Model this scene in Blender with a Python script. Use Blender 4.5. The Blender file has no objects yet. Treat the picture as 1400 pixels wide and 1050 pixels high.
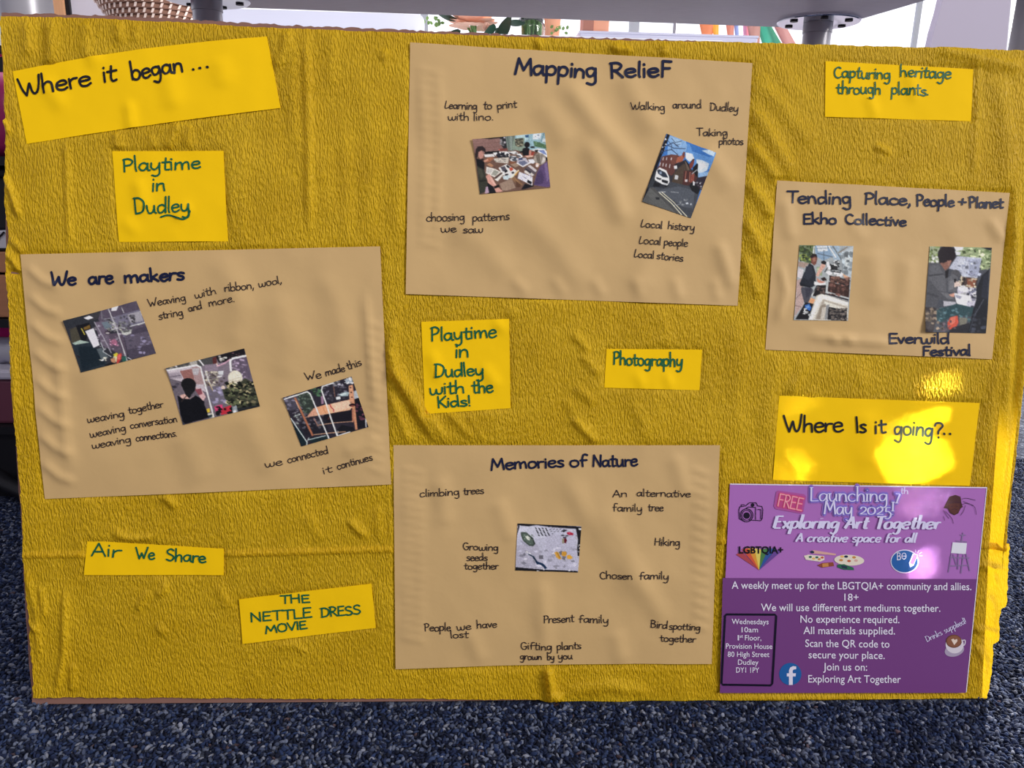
import bpy, bmesh, math, random
import numpy as np
from mathutils import Vector, Matrix

# ------------------------------------------------------------------ camera
FPX = 1052.0
CAM_LOC = Vector((-0.05175702, -0.74824449, 0.57217038))
CAM_ROT = Matrix(((0.99904242, -0.01000221, -0.0425933),
                  (-0.03857034, 0.2582113, -0.96531821),
                  (0.02065339, 0.96603669, 0.25757826)))
cam = bpy.data.cameras.new('camera')
cam.sensor_width = 36.0
cam.lens = 36.0 * FPX / 1400.0
cam.clip_start = 0.02
cam_ob = bpy.data.objects.new('camera', cam)
cam_ob.matrix_world = Matrix.Translation(CAM_LOC) @ CAM_ROT.to_4x4()
bpy.context.scene.collection.objects.link(cam_ob)
bpy.context.scene.camera = cam_ob

# ------------------------------------------------------------------ exposure
sc = bpy.context.scene
sc.view_settings.view_transform = 'Standard'
sc.view_settings.look = 'None'
sc.view_settings.gamma = 1.0
sc.view_settings.use_curve_mapping = False
sc.view_settings.exposure = 0.0

# ------------------------------------------------------------------ world: bright daylight beyond the window side, dim room in front
world = bpy.data.worlds.new('world')
sc.world = world
world.use_nodes = True
nt = world.node_tree
nt.nodes.clear()
wo = nt.nodes.new('ShaderNodeOutputWorld')
bg = nt.nodes.new('ShaderNodeBackground')
tc = nt.nodes.new('ShaderNodeTexCoord')
sep = nt.nodes.new('ShaderNodeSeparateXYZ')
nt.links.new(tc.outputs['Generated'], sep.inputs[0])
ry = nt.nodes.new('ShaderNodeValToRGB')
mr = nt.nodes.new('ShaderNodeMapRange')
mr.inputs['From Min'].default_value = -1; mr.inputs['From Max'].default_value = 1
nt.links.new(sep.outputs['Y'], mr.inputs['Value'])
nt.links.new(mr.outputs[0], ry.inputs[0])
ry.color_ramp.elements[0].position = 0.37; ry.color_ramp.elements[0].color = (0.27, 0.262, 0.32, 1)
ry.color_ramp.elements[1].position = 0.74; ry.color_ramp.elements[1].color = (1.55, 1.55, 1.68, 1)
nt.links.new(ry.outputs[0], bg.inputs['Color'])
bg.inputs['Strength'].default_value = 1.0
nt.links.new(bg.outputs[0], wo.inputs[0])


def light(name, kind, loc, target, energy, color=(1, 1, 1), size=None, size_y=None, spread=None, angle=None):
    l = bpy.data.lights.new(name, kind)
    l.energy = energy
    l.color = color
    if kind == 'AREA':
        l.shape = 'RECTANGLE'
        l.size = size
        l.size_y = size_y or size
        if spread:
            l.spread = spread
    if angle:
        l.angle = angle
    o = bpy.data.objects.new(name, l)
    o.location = loc
    d = Vector(target) - Vector(loc)
    o.rotation_euler = d.to_track_quat('-Z', 'Y').to_euler()
    sc.collection.objects.link(o)
    return o


# sun through the back window, soft daylight from the windows on the right, and an added fill lamp overhead
light('sunlight', 'SUN', (2.0, 3.0, 2.0), (0.0, 0.0, 0.0), 11.5, (1.0, 0.97, 0.92), angle=0.012)
light('window_light', 'AREA', (8.0, -4.6, 4.6), (0.0, 0.0, 0.38), 880.0, (1.0, 0.97, 0.93), 3.4, 3.8)
light('overhead_fill', 'AREA', (-0.55, -1.1, 2.1), (-0.15, 0.0, 0.5), 9.0, (1.0, 0.96, 0.90), 0.5, 0.5)  # added fill from above, brightens the board towards its top

# ------------------------------------------------------------------ frame of the leaning board
BW, BA = 1.08, 1.4775
BH = BW / BA
LEAN = math.radians(10)
BROT = Matrix(((1, 0, 0), (0, math.sin(LEAN), -math.cos(LEAN)), (0, math.cos(LEAN), math.sin(LEAN))))
BN = BROT @ Vector((0, 0, 1))


def ray(u, v):
    return CAM_ROT @ Vector(((u - 700) / FPX, (525 - v) / FPX, -1.0))


def bp(u, v, h=0.0):
    """photo pixel -> (x, y) in the plane of the board, h above its face"""
    d = ray(u, v)
    t = (h - BN.dot(CAM_LOC)) / BN.dot(d)
    p = BROT.transposed() @ (CAM_LOC + d * t)
    return p.x, p.y


_HM = None


def bpa(uv, h=0.0):
    uv = np.asarray(uv, float)
    R = np.array(CAM_ROT); C = np.array(CAM_LOC); B = np.array(BROT); n = np.array(BN)
    d = np.stack([(uv[..., 0] - 700) / FPX, (525 - uv[..., 1]) / FPX, -np.ones(uv.shape[:-1])], -1) @ R.T
    t = (h - n @ C) / (d @ n)
    p = (C + d * t[..., None]) @ B
    return p[..., 0], p[..., 1]


def to_px(x, y, z=0.0):
    """board plane -> pixel (arrays)"""
    R = np.array(CAM_ROT); C = np.array(CAM_LOC); B = np.array(BROT)
    p = np.stack([x, y, np.zeros_like(x) + z], -1) @ B.T
    q = (p - C) @ R
    return 700 + FPX * q[..., 0] / -q[..., 2], 525 - FPX * q[..., 1] / -q[..., 2]


def at_y(u, v, Y):
    d = ray(u, v)
    return CAM_LOC + d * ((Y - CAM_LOC.y) / d.y)


GLINTS = [  # photo position, width and height on the board (m), tilt, strength
    ((1281, 526), 0.030, 0.018, 0.0, 1.0), ((1248, 578), 0.056, 0.012, 0.1, 0.9), ((1246, 628), 0.048, 0.052, 0.35, 1.0),
    ((1262, 684), 0.040, 0.008, 0.1, 0.8), ((1254, 697), 0.040, 0.006, -0.1, 0.6), ((1254, 770), 0.020, 0.026, 0.0, 0.9), ((1082, 640), 0.020, 0.030, 0.5, 0.35), ((1092, 552), 0.028, 0.014, 0.3, 0.25)]
GX = 0.016
for (gu, gv), gw, gh, gt, gs in GLINTS:
    gx, gy = bp(gu, gv)
    P = BROT @ Vector((gx, gy, 0.0))
    d = Vector((0.62, -0.70, 0.36)).normalized()
    q = P + d * 1.3
    lo = light('patch_lamp', 'AREA', q, P, gs * GX * gw * gh * 1e3, (1.0, 0.97, 0.90), gw, gh, math.radians(0.9))  # added narrow lamp, lays one sunny patch on the board
    lo.rotation_euler = ((P - q).to_track_quat('-Z', 'Y') @ __import__('mathutils').Quaternion((0, 0, 1), gt)).to_euler()


# ------------------------------------------------------------------ materials
def lin(c):
    c = c / 255.0
    return c / 12.92 if c <= 0.04045 else ((c + 0.055) / 1.055) ** 2.4


def rgb(h):
    if len(h) == 3:
        h = ''.join(c * 2 for c in h)
    return tuple(lin(int(h[i:i + 2], 16)) for i in (0, 2, 4))


MATS = {}


def mat(name, color, rough=0.8, metal=0.0, spec=0.3, var=0.0, vscale=20.0, bump=0.0, bscale=200.0, stretch=(1, 1, 1), trans=0.0):
    if name in MATS:
        return MATS[name]
    m = bpy.data.materials.new(name)
    m.use_nodes = True
    n = m.node_tree.nodes; L = m.node_tree.links
    b = n['Principled BSDF']
    c = rgb(color) if isinstance(color, str) else color
    b.inputs['Base Color'].default_value = (*c, 1)
    b.inputs['Roughness'].default_value = rough
    b.inputs['Metallic'].default_value = metal
    b.inputs['Specular IOR Level'].default_value = spec
    if trans:
        b.inputs['Transmission Weight'].default_value = trans
    if var or bump:
        t = n.new('ShaderNodeTexCoord'); mp = n.new('ShaderNodeMapping')
        mp.inputs['Scale'].default_value = stretch
        L.new(t.outputs['Object'], mp.inputs[0])
    if var:
        ns = n.new('ShaderNodeTexNoise'); ns.inputs['Scale'].default_value = vscale; ns.inputs['Detail'].default_value = 4
        L.new(mp.outputs[0], ns.inputs['Vector'])
        r = n.new('ShaderNodeMapRange'); r.inputs['To Min'].default_value = 1 - var; r.inputs['To Max'].default_value = 1 + var
        L.new(ns.outputs['Fac'], r.inputs['Value'])
        mx = n.new('ShaderNodeVectorMath'); mx.operation = 'SCALE'
        mx.inputs[0].default_value = c
        L.new(r.outputs[0], mx.inputs['Scale'])
        L.new(mx.outputs[0], b.inputs['Base Color'])
    if bump:
        nb = n.new('ShaderNodeTexNoise'); nb.inputs['Scale'].default_value = bscale; nb.inputs['Detail'].default_value = 3
        L.new(mp.outputs[0], nb.inputs['Vector'])
        bm_ = n.new('ShaderNodeBump'); bm_.inputs['Strength'].default_value = 1.0; bm_.inputs['Distance'].default_value = bump
        L.new(nb.outputs['Fac'], bm_.inputs['Height'])
        L.new(bm_.outputs[0], b.inputs['Normal'])
    MATS[name] = m
    return m


def crepe_material():
    m = bpy.data.materials.new('yellow_crepe')
    m.use_nodes = True
    n = m.node_tree.nodes; L = m.node_tree.links
    b = n['Principled BSDF']
    b.inputs['Roughness'].default_value = 0.5
    b.inputs['Specular IOR Level'].default_value = 0.25
    tl = n.new('ShaderNodeBsdfTranslucent'); mxs = n.new('ShaderNodeMixShader'); mxs.inputs[0].default_value = 0.36
    L.new(b.outputs[0], mxs.inputs[1]); L.new(tl.outputs[0], mxs.inputs[2]); L.new(mxs.outputs[0], n['Material Output'].inputs['Surface'])
    t = n.new('ShaderNodeTexCoord')
    warp = n.new('ShaderNodeTexNoise'); warp.inputs['Scale'].default_value = 45; warp.inputs['Detail'].default_value = 2
    L.new(t.outputs['Object'], warp.inputs['Vector'])
    wm = n.new('ShaderNodeVectorMath'); wm.operation = 'SCALE'; wm.inputs['Scale'].default_value = 0.0035
    L.new(warp.outputs['Color'], wm.inputs[0])
    ad = n.new('ShaderNodeVectorMath'); ad.operation = 'ADD'
    L.new(t.outputs['Object'], ad.inputs[0]); L.new(wm.outputs[0], ad.inputs[1])
    mp = n.new('ShaderNodeMapping'); mp.inputs['Scale'].default_value = (660, 185, 60)
    L.new(ad.outputs[0], mp.inputs[0])
    n1 = n.new('ShaderNodeTexNoise'); n1.inputs['Scale'].default_value = 1.0; n1.inputs['Detail'].default_value = 2.0; n1.inputs['Roughness'].default_value = 0.45
    L.new(mp.outputs[0], n1.inputs['Vector'])
    r = n.new('ShaderNodeMapRange'); r.interpolation_type = 'SMOOTHSTEP'
    r.inputs['From Min'].default_value = 0.3; r.inputs['From Max'].default_value = 0.7
    L.new(n1.outputs['Fac'], r.inputs['Value'])
    bu = n.new('ShaderNodeBump'); bu.inputs['Strength'].default_value = 1.0; bu.inputs['Distance'].default_value = 0.00115
    L.new(r.outputs[0], bu.inputs['Height'])
    n2 = n.new('ShaderNodeTexNoise'); n2.inputs['Scale'].default_value = 38; n2.inputs['Detail'].default_value = 3
    L.new(ad.outputs[0], n2.inputs['Vector'])
    bu2 = n.new('ShaderNodeBump'); bu2.inputs['Strength'].default_value = 1.0; bu2.inputs['Distance'].default_value = 0.0012
    L.new(n2.outputs['Fac'], bu2.inputs['Height']); L.new(bu.outputs[0], bu2.inputs['Normal'])
    L.new(bu2.outputs[0], b.inputs['Normal'])
    rc = n.new('ShaderNodeValToRGB')
    rc.color_ramp.elements[0].position = 0.35; rc.color_ramp.elements[0].color = (*CREPE_A, 1)
    rc.color_ramp.elements[1].position = 0.65; rc.color_ramp.elements[1].color = (*CREPE_B, 1)
    n3 = n.new('ShaderNodeTexNoise'); n3.inputs['Scale'].default_value = 14; n3.inputs['Detail'].default_value = 3
    L.new(t.outputs['Object'], n3.inputs['Vector'])
    L.new(n3.outputs['Fac'], rc.inputs[0])
    L.new(rc.outputs[0], b.inputs['Base Color']); L.new(rc.outputs[0], tl.inputs['Color'])
    MATS['yellow_crepe'] = m
    return m


CREPE_A = (0.84, 0.525, 0.010)
CREPE_B = (0.94, 0.605, 0.016)
M_CREPE = crepe_material()
M_CARD = mat('brown_cardboard', '8a665c', 0.9, var=0.12, vscale=60)
M_NOTE = mat('yellow_sugar_paper', (0.99, 0.61, 0.004), 0.8, spec=0.12, var=0.03, vscale=9, bump=0.0004, bscale=45)
M_KRAFT = mat('brown_kraft_paper', (0.63, 0.42, 0.185), 0.62, var=0.05, vscale=14, bump=0.0006, bscale=34)
M_INK_BLACK = mat('black_marker_ink', (0.006, 0.006, 0.010), 0.45)
M_INK_NAVY = mat('navy_marker_ink', (0.005, 0.009, 0.040), 0.45)
M_INK_GREEN = mat('green_marker_ink', (0.004, 0.115, 0.050), 0.5)
M_INK_PEN = mat('dark_pen_ink', (0.022, 0.012, 0.014), 0.6)


def photo_material():
    m = bpy.data.materials.new('printed_photo')
    m.use_nodes = True
    n = m.node_tree.nodes; L = m.node_tree.links
    b = n['Principled BSDF']
    b.inputs['Roughness'].default_value = 0.55
    b.inputs['Specular IOR Level'].default_value = 0.2
    a = n.new('ShaderNodeVertexColor'); a.layer_name = 'print'
    L.new(a.outputs['Color'], b.inputs['Base Color'])
    return m


M_PHOTO = photo_material()


# ------------------------------------------------------------------ object helpers
def link(o):
    sc.collection.objects.link(o)
    return o


def tag(o, label=None, cat=None, group=None, kind=None):
    if label: o['label'] = label
    if cat: o['category'] = cat
    if group: o['group'] = group
    if kind: o['kind'] = kind
    return o


def empty(name, loc=(0, 0, 0), rot=None):
    o = bpy.data.objects.new(name, None)
    o.empty_display_size = 0.05
    if rot is not None:
        o.matrix_world = Matrix.Translation(loc) @ rot.to_4x4()
    else:
        o.location = loc
    return link(o)


def mesh(name, verts, faces, mats, parent=None, midx=None, smooth=False):
    me = bpy.data.meshes.new(name)
    me.from_pydata([tuple(v) for v in verts], [], [tuple(f) for f in faces])
    for m in (mats if isinstance(mats, (list, tuple)) else [mats]):
        me.materials.append(m)
    if midx is not None:
        me.polygons.foreach_set('material_index', np.asarray(midx, dtype=np.int32))
    if smooth:
        me.polygons.foreach_set('use_smooth', np.ones(len(me.polygons), dtype=bool))
    me.update()
    o = bpy.data.objects.new(name, me)
    if parent:
        o.parent = parent
    return link(o)


class MB:
    """collects shapes into one mesh"""
    def __init__(s):
        s.v = []; s.f = []; s.mi = []

    def add(s, vs, fs, mi=0):
        b = len(s.v)
        s.v += [tuple(v) for v in vs]
        for f in fs:
            s.f.append(tuple(i + b for i in f)); s.mi.append(mi)
        return s

    def box(s, lo, hi, mi=0):
        x0, y0, z0 = lo; x1, y1, z1 = hi
        return s.add([(x0, y0, z0), (x1, y0, z0), (x1, y1, z0), (x0, y1, z0), (x0, y0, z1), (x1, y0, z1), (x1, y1, z1), (x0, y1, z1)],
                     [(3, 2, 1, 0), (4, 5, 6, 7), (0, 1, 5, 4), (1, 2, 6, 5), (2, 3, 7, 6), (3, 0, 4, 7)], mi)

    def lathe(s, prof, c=(0, 0, 0), seg=40, mi=0, cap=True):
        n = len(prof); vs = []; fs = []
        for k in range(seg):
            a = 2 * math.pi * k / seg
            for r, z in prof:
                vs.append((c[0] + r * math.cos(a), c[1] + r * math.sin(a), c[2] + z))
        for k in range(seg):
            k2 = (k + 1) % seg
            for i in range(n - 1):
                fs.append((k * n + i, k2 * n + i, k2 * n + i + 1, k * n + i + 1))
        if cap:
            fs.append(tuple(k * n for k in reversed(range(seg))))
            fs.append(tuple(k * n + n - 1 for k in range(seg)))
        return s.add(vs, fs, mi)

    def tube(s, pts, r, seg=10, mi=0):
        pts = [Vector(p) for p in pts]; n = len(pts)
        rs = r if isinstance(r, (list, tuple)) else [r] * n
        vs = []; fs = []
        up = Vector((0, 0, 1))
        for i, p in enumerate(pts):
            t = (pts[min(i + 1, n - 1)] - pts[max(i - 1, 0)]).normalized()
            if abs(t.dot(up)) > 0.95:
                up = Vector((1, 0, 0))
            a = t.cross(up).normalized(); b = t.cross(a)
            for k in range(seg):
                th = 2 * math.pi * k / seg
                vs.append(p + (a * math.cos(th) + b * math.sin(th)) * rs[i])
        for i in range(n - 1):
            for k in range(seg):
                k2 = (k + 1) % seg
                fs.append((i * seg + k, i * seg + k2, (i + 1) * seg + k2, (i + 1) * seg + k))
        fs.append(tuple(reversed(range(seg)))); fs.append(tuple((n - 1) * seg + k for k in range(seg)))
        return s.add(vs, fs, mi)

    def prism(s, poly, z0, z1, mi=0):
        n = len(poly)
        vs = [(x, y, z0) for x, y in poly] + [(x, y, z1) for x, y in poly]
        fs = [tuple(reversed(range(n))), tuple(range(n, 2 * n))] + [(i, (i + 1) % n, n + (i + 1) % n, n + i) for i in range(n)]
        return s.add(vs, fs, mi)

    def build(s, name, mats, parent=None, smooth=False):
        return mesh(name, s.v, s.f, mats, parent, s.mi, smooth)


def shade_auto(o, ang=35):
    me = o.data
    bm = bmesh.new(); bm.from_mesh(me)
    for f in bm.faces: f.smooth = True
    for e in bm.edges:
        if len(e.link_faces) == 2 and e.calc_face_angle(0) > math.radians(ang):
            e.smooth = False
    bm.to_mesh(me); bm.free()
    return o


def bevel(o, w=0.002, seg=2):
    m = o.modifiers.new('bevel', 'BEVEL'); m.width = w; m.segments = seg; m.limit_method = 'ANGLE'
    return o


# ------------------------------------------------------------------ setting: carpet floor
def carpet_material():
    m = bpy.data.materials.new('navy_loop_carpet')
    m.use_nodes = True
    n = m.node_tree.nodes; L = m.node_tree.links
    b = n['Principled BSDF']; b.inputs['Roughness'].default_value = 0.9; b.inputs['Specular IOR Level'].default_value = 0.15
    t = n.new('ShaderNodeTexCoord')
    wn = n.new('ShaderNodeTexNoise'); wn.inputs['Scale'].default_value = 150; wn.inputs['Detail'].default_value = 2
    L.new(t.outputs['Object'], wn.inputs['Vector'])
    sc_ = n.new('ShaderNodeVectorMath'); sc_.operation = 'SCALE'; sc_.inputs['Scale'].default_value = 0.008
    L.new(wn.outputs['Color'], sc_.inputs[0])
    ad = n.new('ShaderNodeVectorMath'); ad.operation = 'ADD'
    L.new(t.outputs['Object'], ad.inputs[0]); L.new(sc_.outputs[0], ad.inputs[1])
    vo = n.new('ShaderNodeTexVoronoi'); vo.inputs['Scale'].default_value = 1.0
    mpv = n.new('ShaderNodeMapping'); mpv.inputs['Scale'].default_value = (210, 105, 150)
    L.new(ad.outputs[0], mpv.inputs[0]); L.new(mpv.outputs[0], vo.inputs['Vector'])
    cr = n.new('ShaderNodeValToRGB')
    e = cr.color_ramp.elements
    e[0].position = 0.0; e[0].color = (0.006, 0.009, 0.025, 1)
    e[1].position = 1.0; e[1].color = (0.17, 0.185, 0.24, 1)
    for p, c in ((0.30, (0.010, 0.016, 0.045, 1)), (0.5, (0.014, 0.021, 0.05, 1)), (0.68, (0.036, 0.046, 0.085, 1)), (0.85, (0.085, 0.1, 0.145, 1))):
        x = e.new(p); x.color = c
    hs = n.new('ShaderNodeSeparateColor')
    L.new(vo.outputs['Color'], hs.inputs[0])
    L.new(hs.outputs[0], cr.inputs[0])
    # a few rusty flecks
    vo2 = n.new('ShaderNodeTexNoise'); vo2.inputs['Scale'].default_value = 38; vo2.inputs['Detail'].default_value = 4
    L.new(t.outputs['Object'], vo2.inputs['Vector'])
    fl = n.new('ShaderNodeMapRange'); fl.inputs['From Min'].default_value = 0.67; fl.inputs['From Max'].default_value = 0.72
    L.new(vo2.outputs['Fac'], fl.inputs['Value'])
    mx = n.new('ShaderNodeMix'); mx.data_type = 'RGBA'
    L.new(fl.outputs[0], mx.inputs['Factor']); L.new(cr.outputs[0], mx.inputs['A']); mx.inputs['B'].default_value = (0.10, 0.055, 0.06, 1)
    L.new(mx.outputs['Result'], b.inputs['Base Color'])
    inv = n.new('ShaderNodeMath'); inv.operation = 'SUBTRACT'; inv.inputs[0].default_value = 1.0
    L.new(vo.outputs['Distance'], inv.inputs[1])
    bu = n.new('ShaderNodeBump'); bu.inputs['Strength'].default_value = 1.0; bu.inputs['Distance'].default_value = 0.004
    L.new(inv.outputs[0], bu.inputs['Height']); L.new(bu.outputs[0], b.inputs['Normal'])
    return m


M_CARPET = carpet_material()
fl = MB().box((-3.2, -1.6, -0.05), (4.2, 2.65, 0.0)).build('floor', M_CARPET)
tag(fl, 'navy blue flecked loop pile carpet', None, kind='structure')


def carpet_pile():
    """loop pile of the carpet where it lies in front of and beside the board"""
    rs = np.random.RandomState(12)
    S = 0.0043
    pts = []
    for (x0, x1, y0, y1) in ((-0.80, 0.95, -0.20, 0.0), (0.44, 1.30, 0.0, 0.80), (-1.02, -0.46, 0.0, 0.60)):
        nx, ny = int((x1 - x0) / S), int((y1 - y0) / S)
        gx, gy = np.meshgrid(np.arange(nx), np.arange(ny))
        p = np.stack([x0 + (gx + 0.5 * (gy % 2) + rs.uniform(-.38, .38, gx.shape)) * S, y0 + (gy + rs.uniform(-.38, .38, gx.shape)) * S], -1).reshape(-1, 2)
        pts.append(p)
    p = np.concatenate(pts)
    ok = ~((np.abs(p[:, 0]) < 0.525) & (p[:, 1] > -0.0075) & (p[:, 1] < 0.2))
    for (lx, ly) in ((0.570, 0.163), (-0.537, 0.163), (0.5015, 0.6126), (-0.4829, 0.5838)):
        ok &= np.hypot(p[:, 0] - lx, p[:, 1] - ly) > 0.036
    ok &= ~((p[:, 0] < -0.76) & (p[:, 1] > 0.545))
    p = p[ok]
    n = len(p)
    # one loop: three rings of four and two poles, bent over
    prof = [(0.0, 0.0022), (0.0016, 0.0026), (0.0036, 0.0021), (0.0048, 0.0009)]
    base = []
    for z, r in prof:
        for k in range(5):
            base.append((r * math.cos(k * 1.2566), r * math.sin(k * 1.2566), z))
    base.append((0, 0, 0.0052))
    base = np.array(base); base[:, :2] *= 1.12
    m = len(base)
    faces = []
    for i in range(3):
        for k in range(5):
            k2 = (k + 1) % 5
            faces.append((i * 5 + k, i * 5 + k2, (i + 1) * 5 + k2)); faces.append((i * 5 + k, (i + 1) * 5 + k2, (i + 1) * 5 + k))
    for k in range(5):
        faces.append((15 + k, 15 + (k + 1) % 5, 20))
    faces = np.array(faces)
    ang = rs.uniform(0, 6.283, n); sx = rs.uniform(0.7, 1.6, n); sy = rs.uniform(0.42, 0.72, n); h = rs.uniform(0.45, 0.85, n)
    bx = base[None, :, 0] * sx[:, None]; by = base[None, :, 1] * sy[:, None]; bz = base[None, :, 2] * h[:, None]
    lean = rs.uniform(-0.6, 0.6, (n, 2))
    X = bx * np.cos(ang)[:, None] - by * np.sin(ang)[:, None] + p[:, 0:1] + lean[:, 0:1] * bz
    Y = bx * np.sin(ang)[:, None] + by * np.cos(ang)[:, None] + p[:, 1:2] + lean[:, 1:2] * bz
    V = np.stack([X, Y, bz], -1).reshape(-1, 3)
    F = (faces[None] + (np.arange(n) * m)[:, None, None]).reshape(-1, 3)
    me = bpy.data.meshes.new('carpet_pile')
    me.vertices.add(len(V)); me.vertices.foreach_set('co', V.ravel())
    me.loops.add(F.size); me.loops.foreach_set('vertex_index', F.ravel().astype(np.int32))
    me.polygons.add(len(F)); me.polygons.foreach_set('loop_start', np.arange(0, F.size, 3, dtype=np.int32)); me.polygons.foreach_set('loop_total', np.full(len(F), 3, dtype=np.int32))
    me.polygons.foreach_set('use_smooth', np.ones(len(F), dtype=bool))
    pal = np.array([(0.005, 0.008, 0.022), (0.009, 0.015, 0.045), (0.014, 0.026, 0.075), (0.025, 0.040, 0.095), (0.048, 0.062, 0.112), (0.095, 0.112, 0.168), (0.17, 0.185, 0.24), (0.065, 0.045, 0.055)])
    ci = rs.choice(len(pal), n, p=[0.20, 0.22, 0.15, 0.10, 0.14, 0.13, 0.055, 0.005])
    col = pal[ci] * rs.uniform(0.8, 1.25, (n, 1))
    col = np.concatenate([col, np.ones((n, 1))], 1)
    at = me.color_attributes.new('yarn', 'FLOAT_COLOR', 'POINT')
    at.data.foreach_set('color', np.repeat(col, m, axis=0).astype(np.float32).ravel())
    me.update(calc_edges=True); me.validate()
    mt = bpy.data.materials.new('carpet_yarn'); mt.use_nodes = True
    nn = mt.node_tree.nodes; b = nn['Principled BSDF']; b.inputs['Roughness'].default_value = 0.85; b.inputs['Specular IOR Level'].default_value = 0.2
    vc = nn.new('ShaderNodeVertexColor'); vc.layer_name = 'yarn'
    mt.node_tree.links.new(vc.outputs['Color'], b.inputs['Base Color'])
    me.materials.append(mt)
    o = bpy.data.objects.new('carpet_pile', me)
    link(o)
    tag(o, 'flecked navy and grey loop pile on the floor around the board', 'carpet pile', kind='stuff')


carpet_pile()
# ------------------------------------------------------------------ layout of everything pinned to the board (photo pixels)
SHEETS = {
    'began': [(18, 98), (365, 50), (384, 148), (37, 197)],
    'playtime': [(154, 207), (306, 206.5), (312, 330), (163, 331)],
    'makers': [(29, 348), (520, 337), (535, 662), (62, 682)],
    'mapping': [(561, 59), (1028, 87), (1008, 418), (555, 402)],
    'capturing': [(1128, 84), (1330, 95), (1327, 166), (1127.5, 160)],
    'tending': [(1062, 247), (1380, 264), (1355, 491), (1046, 478)],
    'kids': [(576, 440), (696, 436), (698, 558), (581, 566)],
    'photography': [(829, 477), (959.6, 478), (956, 533.5), (826, 530)],
    'going': [(1065, 541), (1338.6, 551), (1325, 664), (1056, 656)],
    'air': [(119.6, 739), (306.5, 750), (306.5, 786), (115, 786)],
    'nettle': [(327, 819), (508, 797.5), (514, 858), (332, 880)],
    'memories': [(538, 608.5), (984, 608.5), (972.5, 907), (541, 914)],
    'poster': [(998, 661), (1349, 666), (1320, 947), (984, 947)],
}


def polydist(px, py, poly):
    """signed distance (positive inside) of pixel arrays to a convex polygon"""
    n = len(poly)
    d = np.full(px.shape, 1e9)
    for i in range(n):
        x0, y0 = poly[i]; x1, y1 = poly[(i + 1) % n]
        ex, ey = x1 - x0, y1 - y0
        l = math.hypot(ex, ey)
        d = np.minimum(d, (ex * (py - y0) - ey * (px - x0)) / l)
    return d


def vnoise(x, y, seed=0):
    """smooth value noise"""
    rs = np.random.RandomState(seed)
    tab = rs.rand(64, 64)
    xi = np.floor(x).astype(int); yi = np.floor(y).astype(int)
    fx = x - xi; fy = y - yi
    fx = fx * fx * (3 - 2 * fx); fy = fy * fy * (3 - 2 * fy)
    g = lambda a, b: tab[a % 64, b % 64]
    return (g(xi, yi) * (1 - fx) + g(xi + 1, yi) * fx) * (1 - fy) + (g(xi, yi + 1) * (1 - fx) + g(xi + 1, yi + 1) * fx) * fy


def ridge(px, py, pts, w):
    """gaussian ridge along a polyline in pixels, tapering to its ends"""
    out = np.zeros(px.shape)
    L = [0.0]
    for a, b in zip(pts[:-1], pts[1:]):
        L.append(L[-1] + math.hypot(b[0] - a[0], b[1] - a[1]))
    tot = L[-1]
    for i, (a, b) in enumerate(zip(pts[:-1], pts[1:])):
        ex, ey = b[0] - a[0], b[1] - a[1]
        l2 = ex * ex + ey * ey
        t = np.clip(((px - a[0]) * ex + (py - a[1]) * ey) / l2, 0, 1)
        d2 = (px - a[0] - t * ex) ** 2 + (py - a[1] - t * ey) ** 2
        s = (L[i] + t * math.sqrt(l2)) / tot
        tap = np.clip(np.minimum(s, 1 - s) * 6 + 0.15, 0, 1)
        out = np.maximum(out, np.exp(-d2 / (2 * w * w)) * tap)
    return out


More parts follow.
